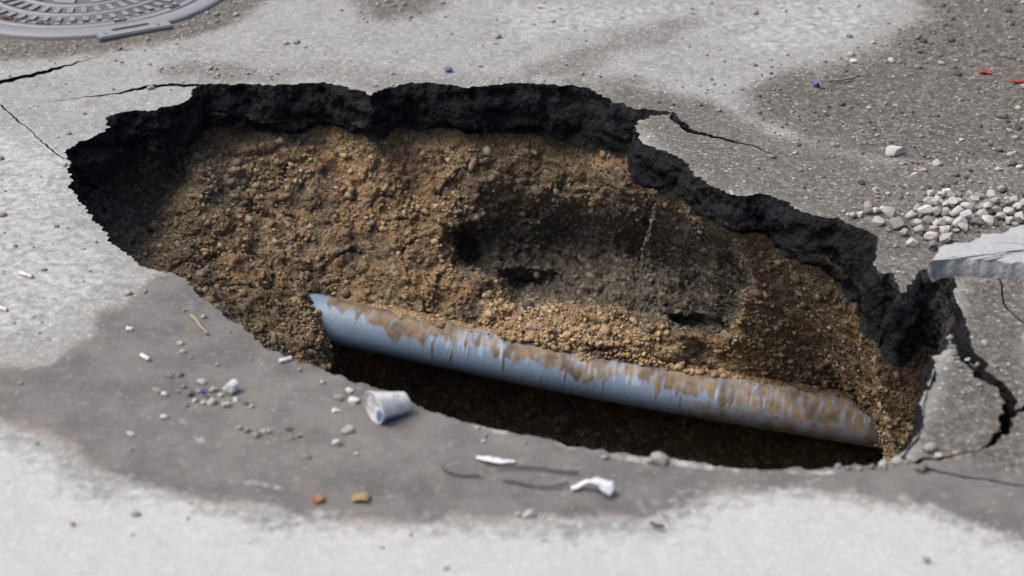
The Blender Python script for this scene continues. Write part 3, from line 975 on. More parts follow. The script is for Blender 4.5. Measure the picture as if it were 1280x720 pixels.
    # mud crust: a shell that stands proud only where mud sits
    def crust(a, b):
        r = np.stack((a.ravel() * 34, 0 * a.ravel(), 0 * a.ravel()), -1)
        x = a.ravel(); y = b.ravel()
        e = np.interp(x / L, [0, .05, .10, .17, .24, .30, .36, .42, .5, .58, .64, .72, .8, .92, 1.0], [.0, .05, .35, .55, .45, .35, .40, .6, .75, .55, .45, .5, .45, .5, .4])
        lo = 2.25 - 1.45 * e + drip(x) * 1.05
        t = sstep(y, lo - 0.05, lo + 0.7) * 0.011 + 0.0035 * fbm(np.stack((x * 70, y * 4.2, 0 * x), -1), 3, .6) * sstep(y, lo - .3, lo + .2) - 0.0016
        t = np.where(y < lo - 0.15, -0.003, t)
        return (PIPE_R + t).reshape(a.shape)
    V, Q, l, f = tube(0.0, L + 0.02, 800, 72, crust, 0.0, 2.5, False)
    c = np.zeros((len(V), 3)); c[:, 1] = 0.75
    c[:, 2] = sstep(l / L, 0.72, 0.9) * 0.7; c[:, 1] *= 1 - c[:, 2]
    mesh_np('mud_crust', V, Q, M_SOIL, parent=root, cols=c)
    return root
make_pipe()

# ---------------------------------------------------------------- manhole
def make_manhole():
    root = empty('manhole', MAN.tolist())
    tag(root, 'round grey cast iron manhole cover in its frame, level with the road', 'manhole')
    k = NT('worn cast iron')
    k.b.inputs['Metallic'].default_value = 0.25
    n1 = k.noise(12, 5, 0.6); n2 = k.noise(140, 4, 0.6)
    z = k.n('ShaderNodeSeparateXYZ'); k.link(k.co(), z.inputs[0])
    c = k.mix(n1, (0.105, 0.112, 0.124), (0.170, 0.178, 0.192))
    c = k.mix(k.math('MULTIPLY', k.ramp(z.outputs[2], 0.0062, 0.0034), k.ramp(n1, 0.30, 0.55, 0.30, 0.70)), c, (0.092, 0.086, 0.076))
    c = k.mix(k.math('MULTIPLY', k.ramp(z.outputs[2], 0.006, 0.0090), 0.75), c, (0.225, 0.235, 0.250))      # polished relief
    c = k.mix(k.math('MULTIPLY', k.ramp(n2, 0.5, 0.75), 0.5), c, (0.17, 0.155, 0.13))
    mi = k.done(c, k.bump(n2, 0.4, 0.002), 0.6)
    rust = plain('rusty slot', (0.050, 0.026, 0.018), 0.9, 0.5)
    dirt = plain('packed grit', (0.13, 0.12, 0.10), 0.95, 0.5, 200)
    dark = plain('dark slot', (0.02, 0.018, 0.016), 0.95, 0.3)
    def ringmesh(name, prof, n=160, parent=root, mat=mi):
        a = np.linspace(0, 2 * math.pi, n, endpoint=False)
        V = np.vstack([np.stack((r * np.cos(a), r * np.sin(a), np.full(n, zz)), -1) for r, zz in prof])
        i = np.arange(n); j = (i + 1) % n
        Q = np.vstack([np.stack((s * n + i, s * n + j, (s + 1) * n + j, (s + 1) * n + i), -1) for s in range(len(prof) - 1)])
        o = mesh_np(name, V, Q[:, ::-1], mat, parent=parent, smooth=False)
        return o
    ringmesh('frame', [(0.372, -0.05), (0.372, 0.006), (0.376, 0.010), (0.418, 0.010), (0.428, 0.004), (0.430, -0.08)])
    ringmesh('seat_gap', [(0.366, -0.012), (0.374, -0.012)], mat=dark)
    prof = [(0.366, -0.03), (0.366, 0.006), (0.363, 0.009), (0.345, 0.009), (0.343, 0.003)]
    for r1, r0 in ((0.268, 0.256), (0.196, 0.184), (0.12, 0.108)):
        prof += [(r1 + 0.002, 0.003), (r1, 0.009), (r0, 0.009), (r0 - 0.002, 0.003)]
    prof += [(0.001, 0.003)]
    cov = ringmesh('cover', prof)
    bm = bmesh.new()
    def rib(a0, a1, r0, r1, h=0.009):
        vs = []
        for zz in (0.0, h):
            for a, r in ((a0, r0), (a1, r0), (a1, r1), (a0, r1)):
                vs.append(bm.verts.new((r * math.cos(a), r * math.sin(a), zz)))
        for q in ((4, 5, 6, 7), (0, 1, 5, 4), (1, 2, 6, 5), (2, 3, 7, 6), (3, 0, 4, 7)):
            bm.faces.new([vs[i] for i in q])
    for row, (r0, r1, n) in enumerate(((0.322, 0.338, 66), (0.281, 0.312, 52), (0.206, 0.248, 40))):
        for i in range(n):
            a = 2 * math.pi * (i + 0.5 * (row % 2)) / n
            rib(a, a + 2 * math.pi / n * 0.42, r0, r1, 0.0085)
    for i in range(10):
        a = 2 * math.pi * i / 10
        rib(a, a + 0.35, 0.13, 0.176)
    bmesh.ops.recalc_face_normals(bm, faces=bm.faces)
    bm_obj('relief', bm, mi, parent=cov, smooth=False)
    for px, py in ((10, 23), (53, 30), (152, 28), (227, 11)):
        g = gp(px, py, 0.009) - MAN
        a = math.atan2(g[1], g[0]); r = min(np.hypot(g[0], g[1]), 0.353)
        b = bmesh.new()
        bmesh.ops.create_cube(b, size=1.0)
        bmesh.ops.scale(b, vec=(0.016, 0.040, 0.010), verts=b.verts)
        bmesh.ops.bevel(b, geom=b.edges[:], offset=0.003, segments=2, affect='EDGES')
        o = bm_obj('pick_hole', b, rust, parent=cov, smooth=False)
        o.location = (r * math.cos(a), r * math.sin(a), 0.0065); o.rotation_euler = (0, 0, a)
    # lifting lug on the near side of the frame
    g = gp(172, 45, 0) - MAN
    a = math.atan2(g[1], g[0])
    lug = empty('lug', (0, 0, 0)); lug.parent = root
    def box(name, cx, cy, sx, sy, z0, z1, mat, par):
        b = bmesh.new(); bmesh.ops.create_cube(b, size=1.0)
        bmesh.ops.scale(b, vec=(sx, sy, z1 - z0), verts=b.verts)
        bmesh.ops.bevel(b, geom=b.edges[:], offset=min(0.003, (z1 - z0) / 4), segments=2, affect='EDGES')
        bmesh.ops.translate(b, vec=(cx, cy, (z0 + z1) / 2), verts=b.verts)
        return bm_obj(name, b, mat, parent=par, smooth=False)
    COL.objects.unlink(lug); bpy.data.objects.remove(lug)
    lug = box('lug', 0.430, 0, 0.050, 0.200, -0.05, 0.0125, mi, root)
    lug.rotation_euler = (0, 0, a)
    box('lug_slot', 0.418, -0.005, 0.017, 0.105, 0.004, 0.0135, dark, lug)
    box('lug_pin', 0.425, 0.066, 0.034, 0.012, 0.004, 0.016, mi, lug)
    box('lug_pin', 0.425, -0.078, 0.034, 0.012, 0.004, 0.015, mi, lug)
make_manhole()

# ---------------------------------------------------------------- concrete lump
def lump(name, sub, scale, amp, freq, seed, mat, boxy=0.0):
    bm = bmesh.new()
    bmesh.ops.create_icosphere(bm, subdivisions=sub, radius=1.0)
    V = np.array([v.co[:] for v in bm.verts])
    if boxy:
        m = np.abs(V).max(1, keepdims=True)
        V = V * (1 - boxy) + V / m * boxy * 0.85
    # knock flat facets off
    rg = np.random.default_rng(int(seed * 100) + 1)
    for _ in range(16):
        n = rg.normal(size=3); n /= np.linalg.norm(n)
        c = rg.uniform(0.50, 0.85)
        ex = np.clip(V @ n - c, 0, None)
        V -= ex[:, None] * n * 0.96
    V *= (1 + amp * fbm(V * freq + seed, 4))[:, None]
    V *= np.array(scale)
    for v, c in zip(bm.verts, V):
        v.co = c
    return bm_obj(name, bm, mat)

def concrete_block():
    """slab of pale concrete lying on the road, broken edges"""
    top = [(1163,326),(1172,314),(1186,306),(1208,302),(1232,294),(1262,284),(1300,276),(1420,276),(1480,300),(1470,352),(1380,350),(1300,333),(1255,326),(1225,325),(1200,322),(1180,322)]
    P = resample(gpoly(top, 0.042), 0.008)
    P = roughen(P, 0.012, True, 5.5)
    k = NT('broken concrete')
    n1 = k.noise(10, 5, .6); n2 = k.noise(90, 4, .6)
    c = k.mix(n1, (0.23, 0.245, 0.255), (0.345, 0.352, 0.36))
    c = k.mix(k.math('MULTIPLY', k.ramp(n2, .5, .75), .35), c, (0.25, 0.24, 0.22))
    m = k.done(c, k.bump(k.math('ADD', n1, n2), .8, .006), .85)
    cen = P.mean(0)
    n = len(P)
    rows = []
    for s, z in ((0.97, -0.006), (0.995, 0.002), (1.005, 0.012), (1.004, 0.024), (1.0, 0.034), (0.996, 0.0395), (0.985, 0.0422), (0.85, 0.044), (0.65, 0.046), (0.4, 0.047), (0.15, 0.047)):
        Q = cen + (P - cen) * s
        zz = np.full(n, z)
        q = np.c_[Q, zz]
        Q = Q + 0.0055 * np.stack((fbm(q * np.array((45, 45, 25)), 5, .75), fbm(q * np.array((45, 45, 25)) + 9, 5, .75)), -1)
        zz = zz + 0.007 * fbm(np.c_[Q, 0 * zz] * 8, 5, .6) * (z / 0.06) + 0.0035 * fbm(np.c_[Q, 0 * zz] * 45, 3)
        rows.append(np.c_[Q, zz])
    V = np.vstack(rows + [np.array([[cen[0], cen[1], 0.047]])])
    i = np.arange(n); j = (i + 1) % n
    K = len(rows)
    Qs = np.vstack([np.stack((r * n + i, r * n + j, (r + 1) * n + j, (r + 1) * n + i), -1) for r in range(K - 1)])
    T = np.stack(((K - 1) * n + i, (K - 1) * n + j, np.full(n, K * n)), -1)
    a2 = P[1:] ; area = 0.5 * np.sum(P[:, 0] * np.roll(P[:, 1], -1) - np.roll(P[:, 0], -1) * P[:, 1])
    if area < 0:
        Qs = Qs[:, ::-1]; T = T[:, ::-1]
    o = mesh_np('concrete_slab_piece', V, [Qs, T], m)
    tag(o, 'broken slab of smooth pale concrete lying beside the gravel heap', 'concrete slab')
concrete_block()

# ---------------------------------------------------------------- loose stones, one object each
STONES = []
def stone_mesh(i):
    o = lump('stone_shape', 3, (1.15, 1.15, 1.15), 0.05, 1.6, 2.7 * i + 1, None, 0.25)
    o.data.polygons.foreach_set('use_smooth', np.zeros(len(o.data.polygons), bool))
    me = o.data
    bpy.data.objects.remove(o)
    return me
VARI = [stone_mesh(i) for i in range(9)]
VARI_P = [m.copy() for m in VARI]
for m in VARI: m.materials.append(M_PALE)
for m in VARI_P: m.materials.append(M_GREYST)
VARI_C = [m.copy() for m in VARI[:4]]
for m in VARI_C: m.materials[0] = M_CHALK

def stone(px, py, w, label, group=None, pale=True, hgt=0.62, asp=0.75, z=None, rng=random, name='stone', cat='stone'):
    """px,py: middle of its foot in the photo; w: width in photo pixels"""
    P = gp(px, py)
    dep = (P - np.array((0, 0, CAM_H))) @ FW
    r = w / FPX * dep * 0.5
    o = bpy.data.objects.new(name, rng.choice(VARI_C if pale == 2 else VARI if pale else VARI_P))
    COL.objects.link(o)
    o.scale = (r, r * asp * rng.uniform(.9, 1.1), r * hgt * rng.uniform(.9, 1.1))
    base = float(road_z(P[None, :2])[0])
    o.location = (P[0], P[1] + r * 0.2, base + r * hgt * 0.55 + (z or 0))
    o.rotation_euler = (rng.uniform(-.3, .3), rng.uniform(-.3, .3), rng.uniform(-.5, .5) + (math.pi if rng.random() < .5 else 0))
    tag(o, label, cat, group)
    return o

# the heap by the concrete slab
heap_rng = random.Random(11)
HEAP = [(1112,273,20),(1096,283,17),(1124,287,24),(1139,274,13),(1160,258,16),(1156,268,17),(1170,270,15),(1150,253,12),(1163,245,13),(1182,243,14),(1172,255,15),(1184,262,15),(1196,258,14),(1207,254,13),
  (1198,270,16),(1210,266,18),(1222,262,15),(1224,250,13),(1240,246,14),(1243,255,13),(1236,262,15),(1246,268,14),(1228,274,17),(1212,278,16),(1198,285,20),(1184,280,14),(1172,284,14),(1160,280,15),
  (1150,292,14),(1148,284,12),(1180,294,20),(1162,301,18),(1184,304,18),(1165,312,15),(1140,308,16),(1205,290,14),(1220,284,14),(1236,282,17),(1250,276,14),(1262,270,15),(1272,264,14),(1258,260,13),(1268,252,12),
  (1262,280,14),(1275,276,15),(1280,258,14),(1290,266,15),(1190,248,12),(1212,245,11),(1130,296,12),(1175,246,11),(1104,266,10),(1085,270,12),(1075,273,11),(1094,268,12),(1066,274,10),(1147,264,11),(1252,238,11)]
NAMED = {(1112,273): 'long white stone at the left end of the gravel heap', (1124,287): 'large rounded pale stone at the front left of the gravel heap',
         (1140,308): 'pointed pale stone standing alone nearest the hole below the gravel heap'}
def heap_label(a, b):
    if a < 1112: return 'small pale stone trailing off the left end of the gravel heap toward the rim'
    if a < 1155: return 'pale stone at the left side of the gravel heap'
    if b >= 283 and a < 1200: return 'pale stone at the foot of the gravel heap, against the corner of the concrete slab'
    if b >= 276: return 'pale stone of the gravel heap touching the upper edge of the concrete slab'
    if b <= 252: return 'pale stone along the far edge of the gravel heap'
    if a > 1245: return 'pale stone at the right end of the gravel heap by the photo edge'
    return 'pale stone in the middle of the gravel heap'
for (a, b, w) in HEAP:
    lab = NAMED.get((a, b), heap_label(a, b))
    grp = 'stones of the gravel heap'
    stone(a, b, w * 1.08, lab, grp, heap_rng.random() < .86, 0.70, 0.8, rng=heap_rng, z=0.004 if b > 255 else 0)
# a few resting on others
for (a, b, w) in [(1166,266,14),(1190,264,14),(1216,262,14),(1232,270,13),(1206,280,14),(1176,290,14),(1168,299,13),(1244,262,12)]:
    stone(a, b, w, 'pale stone resting on top of others in the gravel heap', 'stones of the gravel heap', True, 0.7, 0.8, z=0.018, rng=heap_rng)
stone(1198, 256, 9, 'small dark pebble among the pale stones of the heap', None, False, .9, .9, z=.018)

far_rng = random.Random(5)
FAR = [(1117,197,27,'wide pale grey stone alone on the dirty road beyond the hole',.55),(1170,208,15,'grey rounded stone right of the wide pale stone beyond the hole',.7),
       (1094,240,10,'small white pebble above the left end of the gravel heap',.8)]
for a, b, w, lab, hh in FAR:
    stone(a, b, w, lab, None, True, hh, 0.7, rng=far_rng)
for a, b, w in [(1195,222,11),(1248,215,11),(1259,208,12),(1275,212,10),(1262,196,9),(1254,146,15),(1128,166,11),(1080,182,9),(1144,222,10),(1120,133,9),(1092,53,9),(1066,76,10),(1213,80,10),(1176,78,10),
                (994,194,8),(1045,185,8),(1230,175,11),(1202,178,9),(1268,174,10),(1140,184,7),(1240,232,9),(1178,232,9)]:
    stone(a, b, w, 'small loose pebble on the dirty road beyond the hole, right of the pale patch', 'loose pebbles beyond the hole', far_rng.random() < .6, 0.6, .75, rng=far_rng)

fr = random.Random(21)
G1 = 'crumbs of stone in the cluster on the wet silt'
stone(290, 490, 22, 'largest white chunk at the right end of the stone cluster', None, 2, 1.05, .75, rng=fr)
for a, b, w in [(212,472,12),(225,471,11),(196,490,12),(206,494,9),(230,484,9),(238,493,11),(252,480,12),(267,488,13),(262,496,10),(282,507,13),(266,504,15),(255,503,9),(248,490,8),(244,500,8),(275,494,8),
                (295,500,10),(306,504,9),(234,507,6),(222,490,7),(314,508,8)]:
    stone(a, b, w, 'small pale crumb of stone in the cluster left of the white chunk', G1, fr.random() < .75, .75, .75, rng=fr)
stone(206, 522, 11, 'lone pale crumb below the stone cluster on the wet silt', None, True, .7, .75, rng=fr)
for a, b, w in [(310,540,11),(320,546,13),(330,541,10),(362,538,11),(364,549,10),(374,546,8),(382,572,13),(336,540,7),(300,536,8)]:
    stone(a, b, w, 'pale crumb of stone on the wet silt between cluster and cup', 'stone crumbs between cluster and cup', fr.random() < .7, .7, .75, rng=fr)
for a, b, w, lab in [(424,500,13,'grey stone left of the bluish stone by the cup'),(441,504,15,'bluish white stone just left of the cup'),(420,515,12,'small white stone below the grey one by the cup'),
                     (434,541,15,'rounded cream stone below the cup on wet silt'),(422,557,14,'pointed pale stone left below the cream stone'),(436,490,10,'flat pale stone at the rim above the bluish stone'),
                     (661,646,16,'cream pebble on the near edge of the wet silt'),(826,579,25,'pale blue grey stone on the front lip of the hole'),(162,414,10,'small white pebble on the left edge of wet silt'),
                     (225,430,10,'upper of two small pebbles left of the twig'),(227,441,9,'lower of two small pebbles left of the twig'),(255,398,9,'pale pebble right of the twig by the rim'),
                     (163,543,11,'yellowish pebble on the brown edge of the silt'),(446,569,6,'tiny pale pebble below the cream stone'),(605,553,8,'tiny pebble on silt near the front rim')]:
    pale = 2 if 'white' in lab else not lab.startswith('grey')
    stone(a, b, w, lab, None, pale, .75, .8, rng=fr)
# crumbled bits along the broken right rim
for a, b, w in [(1104,586,14),(1120,582,13),(1136,582,11),(1152,592,18),(1090,588,10),(1060,590,9),(1048,586,10),(1172,574,11),(1190,436,11),(1188,424,10),(1192,446,9),(1210,452,8),(1222,458,7)]:
    stone(a, b, w, 'grey crumb of asphalt along the cracked right rim of the hole', 'asphalt crumbs on the right rim', fr.random() < .3, .7, .8, rng=fr)

# ---------------------------------------------------------------- litter
def tubemesh(name, pts, rad, mat, parent=None, n=8):
    P = np.asarray(pts, float)
    t = np.gradient(P, axis=0); t /= np.linalg.norm(t, axis=1)[:, None]
    a = np.cross(t, (0, 0.1, 1)); a /= np.linalg.norm(a, axis=1)[:, None]
    b = np.cross(t, a)
    rad = np.broadcast_to(rad, (len(P),))
    th = np.linspace(0, 2 * math.pi, n, endpoint=False)
    V = P[:, None] + rad[:, None, None] * (np.cos(th)[None, :, None] * a[:, None] + np.sin(th)[None, :, None] * b[:, None])
    K = len(P)
    i, j = np.meshgrid(np.arange(K - 1), np.arange(n), indexing='ij')
    Q = np.stack((i * n + j, i * n + (j + 1) % n, (i + 1) * n + (j + 1) % n, (i + 1) * n + j), -1).reshape(-1, 4)
    V = V.reshape(-1, 3)
    caps = np.vstack((np.stack((np.full(n, K * n), (np.arange(n) + 1) % n, np.arange(n)), -1),
                      np.stack((np.full(n, K * n + 1), (K - 1) * n + np.arange(n), (K - 1) * n + (np.arange(n) + 1) % n), -1)))
    V = np.vstack((V, P[0], P[-1]))
    return mesh_np(name, V, [Q, caps], mat, parent=parent)

def make_cup():
    ctr = gp(484, 522)
    root = empty('cup', ctr.tolist())
    tag(root, 'crumpled white plastic cup with a blue print lying on its side at the rim', 'cup')
    k = NT('translucent cup plastic')
    k.b.inputs['Subsurface Weight'].default_value = 0.0
    k.b.inputs['Transmission Weight'].default_value = 0.0
    blue, _, _, _ = k.attr()
    n = k.noise(70, 4, .6)
    c = k.mix(k.math('MULTIPLY', k.ramp(n, .45, .75), .35), (0.68, 0.685, 0.69), (0.44, 0.43, 0.41))
    c = k.mix(k.ramp(k.math('ADD', blue, k.math('MULTIPLY', k.math('SUBTRACT', n, .5), .5)), .35, .6), c, (0.09, 0.15, 0.30))
    mat = k.done(c, k.bump(n, .25, .002), .45)
    tr = k.n('ShaderNodeBsdfTranslucent'); tr.inputs[0].default_value = (0.75, 0.76, 0.78, 1)
    mx = k.n('ShaderNodeMixShader'); mx.inputs[0].default_value = 0.4
    out = k.t.nodes['Material Output']
    k.link(k.b.outputs[0], mx.inputs[1]); k.link(tr.outputs[0], mx.inputs[2]); k.link(mx.outputs[0], out.inputs[0])
    # axis from the mouth (left, towards the camera) to the base (right, away)
    d = np.array((0.80, 0.58, 0.0)); d /= np.linalg.norm(d)
    Lc, Rm, Rb = 0.066, 0.0305, 0.0185
    nl, nf = 26, 64
    l = np.linspace(0, 1, nl); f = np.linspace(0, 2 * math.pi, nf, endpoint=False)
    LL, FF = np.meshgrid(l, f, indexing='ij')
    R = Rm + (Rb - Rm) * LL
    R = R * (1 + 0.16 * pnoise(np.stack((LL.ravel() * 3, np.cos(FF).ravel() * 1.3, np.sin(FF).ravel() * 1.3 + 4), -1)).reshape(LL.shape))
    R = R + 0.0003 * np.sin(LL * 40) * (LL > .15)
    side = np.cross(d, (0, 0, 1)); upv = np.array((0, 0, 1.0))
    ax = np.array((0, 0, 0.0)) - d * Lc * 0.40
    zc = Rm + (Rb - Rm) * LL + 0.001           # rests on its side along the whole slant
    V = ax + LL[..., None] * Lc * d + R[..., None] * (np.cos(FF)[..., None] * side + np.sin(FF)[..., None] * upv * 0.96) + zc[..., None] * upv
    i, j = np.meshgrid(np.arange(nl - 1), np.arange(nf), indexing='ij')
    Q = np.stack((i * nf + j, i * nf + (j + 1) % nf, (i + 1) * nf + (j + 1) % nf, (i + 1) * nf + j), -1).reshape(-1, 4)
    ang = (FF + math.pi) % (2 * math.pi) - math.pi
    bl = (np.exp(-((ang + 1.05) / 0.85) ** 2) * sstep(LL, 0.75, 0.5)).ravel()
    o = mesh_np('cup_wall', V.reshape(-1, 3), Q, mat, parent=root, cols=np.stack((bl, 0 * bl, 0 * bl), -1))
    s = o.modifiers.new('thickness', 'SOLIDIFY'); s.thickness = 0.0009; s.offset = 0
    # base disc
    nb = nf
    B = V[-3]
    cb = B.mean(0)
    W = np.vstack([cb + (B - cb) * q for q in (0.99, 0.5)] + [cb[None]])
    i = np.arange(nb); jj = (i + 1) % nb
    o2 = mesh_np('cup_base', W, [np.stack((i, jj, nb + jj, nb + i), -1), np.stack((nb + i, nb + jj, np.full(nb, 2 * nb)), -1)], mat, parent=root, cols=np.zeros((len(W), 3)))
    # dented pale disc added in the mouth to give it a brighter face
    nr = 14
    B = V[1]; cb = B.mean(0)
    W = []
    for q in np.linspace(0.985, 0.0, nr):
        ring = cb + (B - cb) * max(q, 0.001)
        dent = 0.005 * fbm(ring * 55 + 3, 3) * (1 - q ** 4) + 0.004 * (1 - q)
        W.append(ring + dent[:, None] * d)
    W = np.vstack(W)
    ii, jx = np.meshgrid(np.arange(nr - 1), np.arange(nf), indexing='ij')
    QL = np.stack((ii * nf + jx, ii * nf + (jx + 1) % nf, (ii + 1) * nf + (jx + 1) % nf, (ii + 1) * nf + jx), -1).reshape(-1, 4)
    rel = W - cb
    lb = sstep(np.hypot((rel @ side - 0.013) / 0.016, (rel[:, 2] + 0.016) / 0.014), 1.1, 0.7)
    mesh_np('mouth_disc', W, QL, mat, parent=root, cols=np.stack((lb, 0 * lb, 0 * lb), -1))
    # rolled rim
    rimp = V[0]
    rp = np.vstack((rimp, rimp[:2]))
    tubemesh('rim', rp, 0.0013, plain('cup rim', (0.48, 0.48, 0.48), .45, .3), parent=root)
make_cup()

M_WHITE = plain('white plastic film', (0.50, 0.51, 0.53), 0.45, 0.2, 60)
M_PAPER = plain('dirty paper', (0.45, 0.44, 0.42), 0.8, 0.3, 90)
M_TAN = plain('cork filter', (0.50, 0.33, 0.16), 0.8, 0.35)
M_DARK = plain('dark cord', (0.045, 0.048, 0.06), 0.8, 0.3)

def ribbon(name, line, widths, mat, label, cat, thick=0.0012, seed=0.0, nw=9, curl=0.003, tilt=0.0):
    """crumpled strip: line = list of world points, widths in m"""
    L = resample(np.c_[np.array(line), np.array(widths)], 0.0022, closed=False)
    t = np.gradient(L[:, :3], axis=0); t /= np.linalg.norm(t, axis=1)[:, None]
    s = np.cross(t, (0, 0, 1)); s /= np.linalg.norm(s, axis=1)[:, None] + 1e-9
    nv = np.cross(s, t)
    w = np.linspace(-1, 1, nw)
    V = []
    for i in range(len(L)):
        for x in w:
            p = L[i, :3] + (s[i] * math.cos(tilt) + nv[i] * math.sin(tilt)) * x * L[i, 3] * 0.5
            V.append(p)
    V = np.array(V)
    q = V * 55 + seed
    V = V + curl * np.stack((pnoise(q), pnoise(q + 7), 1.5 * np.abs(pnoise(q + 19))), -1)
    V[:, 2] = np.maximum(V[:, 2], 0.003)
    i, j = np.meshgrid(np.arange(len(L) - 1), np.arange(nw - 1), indexing='ij')
    Q = np.stack((i * nw + j, i * nw + j + 1, (i + 1) * nw + j + 1, (i + 1) * nw + j), -1).reshape(-1, 4)
    o = mesh_np(name, V, Q, mat)
    md = o.modifiers.new('thickness', 'SOLIDIFY'); md.thickness = thick; md.offset = 0
    tag(o, label, cat)
    return o

g = lambda a, b, z=0.004: gp(a, b, z)
ribbon('plastic_scrap', [g(714,610), g(724,606,.006), g(734,602,.014), g(742,600,.022), g(752,603,.020), g(760,609,.016), g(766,616,.008)], [.008,.012,.012,.014,.020,.030,.024], M_WHITE,
       'twisted scrap of white plastic film arched on the wet silt', 'plastic scrap', seed=2.2, curl=0.005)
ribbon('paper_strip', [g(596,572), g(610,574,.006), g(626,577,.006), g(644,577)], [.008,.014,.012,.006], M_WHITE, 'thin white strip lying near the front rim of the hole', 'paper strip', seed=4.1)
M_CORD = plain('grey cord', (0.075, 0.078, 0.088), 0.85, 0.5, 90)
def cord(pts, r, label):
    P = resample(np.array([g(a, b, .004) for a, b in pts]), 0.006, closed=False)
    P[:, 2] += 0.003 * np.abs(pnoise(P * 18))
    P[:, :2] += 0.004 * np.stack((pnoise(P * 12 + 3), pnoise(P * 12 + 9)), -1)
    o = tubemesh('cord', P, r * 0.8, M_CORD)
    tag(o, label, 'cord')
cord([(550,580),(556,588),(575,594),(600,594)], .0026, 'short dark cord end curving on the silt left of the strip')
cord([(620,584),(650,582),(680,585),(705,589),(722,590)], .0028, 'upper dark cord running toward the white plastic scrap')
cord([(628,600),(645,602),(665,607),(690,608),(710,604)], .0028, 'lower dark cord bowed below the other toward the white scrap')

def butt(px, py, ang, ln, label, filt=True, r=0.0042):
    P = gp(px, py)
    root = empty('cigarette_butt', (P[0], P[1], float(road_z(P[None, :2])[0]) + r))
    tag(root, label, 'cigarette butt')
    d = np.array((math.cos(ang), math.sin(ang), 0))
    a = -d * ln / 2; m = d * ln * 0.1; b = d * ln / 2
    s = np.linspace(0, 1, 8)[:, None]
    tubemesh('paper', a + (m - a) * s + 0.0006 * pnoise(s * 5 + [[px, py, 0]])[:, None], r, M_WHITE, parent=root, n=12)
    tubemesh('filter', m + (b - m) * s, r * 1.02, M_PAPER, parent=root, n=12)
    if filt:
        tubemesh('ash', np.array([a - d * 0.004, a - d * 0.002, a - d * 0.0002]), np.array([.0025, r * .9, r * .95]), M_DARK, parent=root, n=10)
butt(182, 450, -0.75, .024, 'cigarette butt with a burnt end on the silt left of twig')
butt(33, 346, -0.55, .034, 'white cigarette butt on the pale road far left', False)
butt(3, 389, -0.5, .026, 'white cigarette butt cut by the left edge of the photo', False)
butt(357, 451, 0.5, .024, 'short white cigarette butt by the front rim above the pipe end', False)

tw = resample(np.array([gp(239, 394, .006), gp(246, 401, .008), gp(251, 408, .007), gp(259, 417, .005)]), .003, False)
tw[:, :2] += 0.0015 * np.stack((pnoise(tw * 60), pnoise(tw * 60 + 5)), -1)
tag(tubemesh('twig', tw, np.linspace(.0034, .0022, len(tw)), plain('dry straw', (0.25, 0.20, 0.125), .8, .4)), 'dry straw coloured twig on the silt at the rim', 'twig')
tw = resample(np.array([gp(813, 653, .004), gp(821, 657, .006), gp(830, 658, .004)]), .003, False)
tag(tubemesh('twig', tw, .0035, plain('dark bark', (0.07, 0.06, 0.05), .8, .3)), 'short dark twig on the pale road in front', 'twig')
tw = resample(np.array([gp(1036, 100, .006), gp(1050, 100, .007), gp(1068, 97, .006)]), .003, False)
tag(tubemesh('twig', tw, .0035, plain('grey bark', (0.16, 0.14, 0.12), .8, .3)), 'grey twig beside the blue scrap on the dirty road', 'twig')

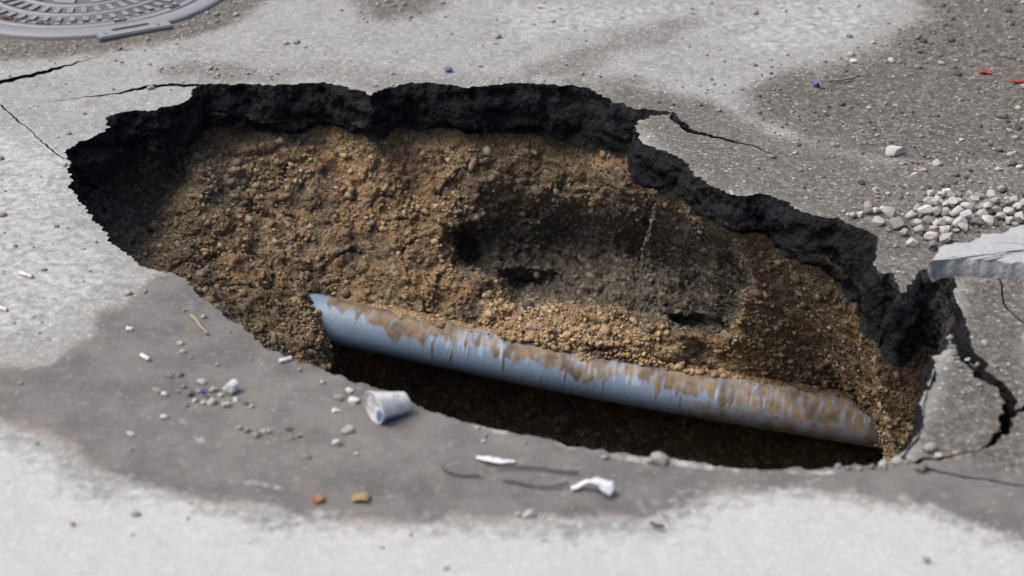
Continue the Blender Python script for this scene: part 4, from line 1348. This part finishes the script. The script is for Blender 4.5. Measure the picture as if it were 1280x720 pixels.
def chip(name, px, py, w, h, mat, label, cat, ang=0.0, seed=1.0, z=0.007):
    P = gp(px, py)
    dep = (P - np.array((0, 0, CAM_H))) @ FW
    W = 0.85 * w / FPX * dep; H = 0.8 * h / FPX * dep / 0.45
    n = 11
    u, v = np.meshgrid(np.linspace(-.5, .5, n), np.linspace(-.5, .5, n), indexing='ij')
    x = (u * W).ravel(); y = (v * H).ravel()
    rr = 1 - 0.25 * np.abs(pnoise(np.stack((u.ravel() * 3, v.ravel() * 3, 0 * x + seed), -1)))
    x *= rr; y *= rr
    zz = 0.004 + z * (0.5 + 0.5 * np.sin(u.ravel() * 5 + seed)) * 0.6 + 0.006 * np.abs(pnoise(np.stack((x * 60, y * 60, 0 * x + seed), -1)))
    ca, sa = math.cos(ang), math.sin(ang)
    V = np.stack((x * ca - y * sa, x * sa + y * ca, zz), -1)
    i, j = np.meshgrid(np.arange(n - 1), np.arange(n - 1), indexing='ij')
    Q = np.stack((i * n + j, (i + 1) * n + j, (i + 1) * n + j + 1, i * n + j + 1), -1).reshape(-1, 4)
    o = mesh_np(name, V, Q, mat)
    o.location = (P[0], P[1], float(road_z(P[None, :2])[0]))
    m = o.modifiers.new('thickness', 'SOLIDIFY'); m.thickness = 0.0012; m.offset = 0
    tag(o, label, cat)
M_BLUE = plain('blue plastic', (0.06, 0.095, 0.20), .6, .15)
M_RED = plain('red plastic', (0.25, 0.035, 0.035), .6, .2)
M_ORANGE = plain('dead leaf orange', (0.21, 0.105, 0.055), .8, .3)
M_YEL = plain('dead leaf yellow', (0.20, 0.16, 0.085), .8, .4)
chip('plastic_scrap', 560, 90, 11, 6, M_BLUE, 'small blue plastic scrap on pale road behind the hole', 'plastic scrap', .3, 1)
chip('plastic_scrap', 1020, 107, 10, 9, M_BLUE, 'blue plastic scrap beside the grey twig on the dirty road', 'plastic scrap', .2, 2, .018)
chip('plastic_scrap', 1231, 89, 18, 6, M_RED, 'bright red plastic scrap on the dirty road upper right', 'plastic scrap', .1, 3)
chip('plastic_scrap', 1270, 102, 24, 4, M_RED, 'dark red strip at the right edge of the photo', 'plastic scrap', .35, 4)
chip('plastic_scrap', 255, 492, 8, 5, plain('navy plastic', (0.05, 0.08, 0.20), .5, .15), 'tiny navy scrap in the middle of the stone cluster', 'plastic scrap', .3, 5, .016)
chip('leaf_scrap', 397, 627, 18, 8, M_ORANGE, 'orange dry leaf scrap on the near edge of the silt', 'leaf scrap', .2, 6)
chip('leaf_scrap', 451, 625, 26, 10, M_YEL, 'yellow brown dry leaf right of the orange scrap', 'leaf scrap', -.1, 7)
